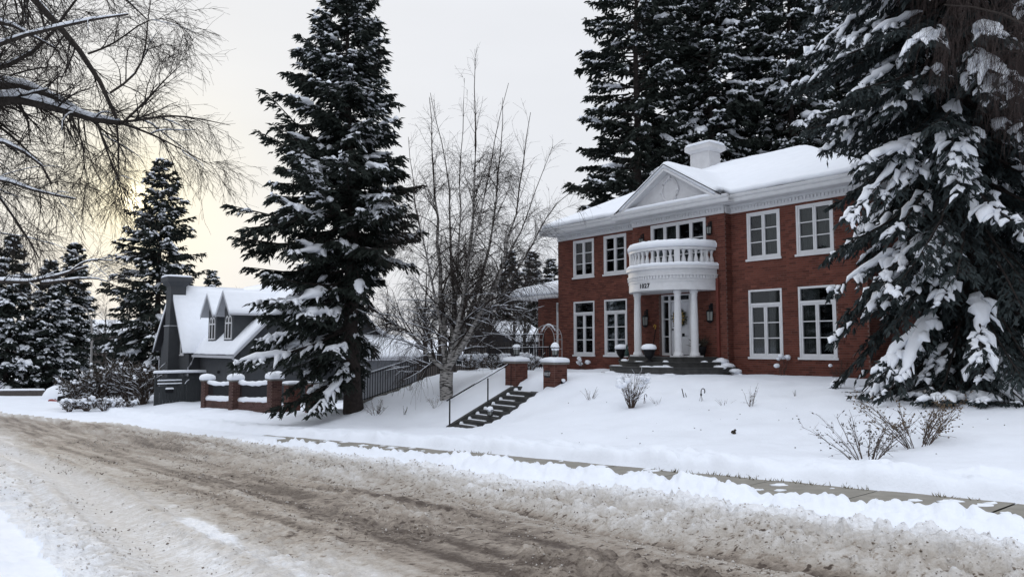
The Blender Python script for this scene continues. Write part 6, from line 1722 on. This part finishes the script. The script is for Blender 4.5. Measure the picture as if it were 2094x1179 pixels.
# ------------------------------------------------------------------ far left: street lamp, far house, buried car, low wall
x, y, z = gpos(190, 62); lp = thing('street_lamp', 'pale curved street lamp pole at far left behind the hedge', 'street lamp', (x, y, z - .3))
MB().tube([(0, 0, 0), (0, 0, 4.8), (-.12, 0, 6.2), (-.6, 0, 7.2), (-1.3, 0, 7.55), (-2.0, 0, 7.6)], [.10, .08, .07, .06, .05, .05], 8).build('pole', M_lamp, lp, smooth=True)
m = MB(); m.blob((-2.2, 0, 7.58), .34, .14, .10); m.build('lamp_head', M_lamp, lp, smooth=True)
def far_house(label, px, Y, w, d, h, rh, rz, zoff=0, mm=M_fbrick):
    x, y, z = gpos(px, Y); t = thing('far_house', label, 'house', (x, y, z - .2 + zoff), rz)
    MB().box(-w / 2, w / 2, -d / 2, d / 2, -1, h).build('wall', mm, t)
    m = MB(); m.extrude([(-w / 2 - .5, -d / 2 - .5, h), (-w / 2 - .5, d / 2 + .5, h), (-w / 2 - .5, 0, h + rh)], (w + 1, 0, 0)); m.build('roof', M_shingle, t)
    m = MB(); m.extrude([(-w / 2 - .55, -d / 2 - .6, h + .02), (-w / 2 - .55, -d / 2 - .6, h + .2), (-w / 2 - .55, 0, h + rh + .25), (-w / 2 - .55, d / 2 + .6, h + .2), (-w / 2 - .55, d / 2 + .6, h + .02), (-w / 2 - .55, 0, h + rh + .04)], (w + 1.1, 0, 0)); m.build('roof_snow', M_snow, t)
    for k in range(3):
        xc = -w / 2 + w * (k + .5) / 3
        wn = MB(); wn.box(xc - .7, xc - .62, -d / 2 - .05, -d / 2 + .02, .9, 2.2); wn.box(xc + .62, xc + .7, -d / 2 - .05, -d / 2 + .02, .9, 2.2); wn.box(xc - .62, xc + .62, -d / 2 - .045, -d / 2 + .02, 2.1, 2.2); wn.box(xc - .62, xc + .62, -d / 2 - .045, -d / 2 + .02, .9, 1.0); wn.box(xc - .04, xc + .04, -d / 2 - .04, -d / 2 + .02, 1.0, 2.1)
        wo = wn.build('window', M_white, t); MB().box(xc - .62, xc + .62, -d / 2 - .02, -d / 2 - .003, 1.0, 2.1).build('pane', M_wdark, wo)
far_house('low far house with snowy roof seen between the left spruces', 172, 95, 13, 8, 3.0, 1.8, .15, 2.2)
far_house('dark-walled house with snowy gable behind the iron fence and birch', 1036, 66, 5, 5, 2.4, 1.6, .9, 1.6)
far_house('low snow-roofed house deep behind the birch trunk', 930, 78, 10, 7, 2.0, 1.2, .3, .9)
x, y, z = gpos(127, 56); m = MB(); m.blob((0, 0, .1), 1.15, .8, .95, 14, 8, .05)
tag(m.build('snow_pile', M_snow, None, (x, y, z), smooth=True), 'rounded white snow pile beside the drive at far left', 'snow pile')
x, y, z = gpos(118, 53.5); m = MB(); m.extrude([(-.40, -.1, -.1), (.35, -.1, -.1), (.42, -.1, .05), (.1, -.1, .10), (-.25, -.1, .18), (-.36, -.1, .1)], (0, .3, 0)); tag(m.build('red_sled', M_red, None, (x, y, z), bevel=.03), 'small red plastic object half buried before the snow pile at far left', 'plastic object')
x, y, z = gpos(134, 53.5); m = MB(); m.extrude([(-.3, -.1, 0), (.3, -.1, 0), (.33, -.1, .3), (.1, -.1, .42), (-.25, -.1, .36)], (0, .3, 0)); tag(m.build('dark_crate', M_black, None, (x, y, z), bevel=.03), 'small dark object in the snow right of the red one at far left', 'crate')
x, y, z = gpos(174, 50); m = MB(); m.box(-.35, .35, -.22, .22, .55, .95); tag(m.build('plastic_bin', M_orange, None, (x, y, z - .1), .3, bevel=.03), 'orange plastic bin among snowy plants at far left', 'bin')
x, y, z = gpos(60, 60); lw_ = thing('garden_wall', 'low dark garden wall with snow on top at the far left', 'wall', (x, y, z), .12)
MB().box(-3.6, 1.4, -.15, .15, -.3, .42).build('wall', M_fbrick, lw_); MB().cap(-3.62, 1.42, -.18, .18, .42, .14, .02, .2, 10).build('snow_cap', M_snow, lw_, smooth=True)
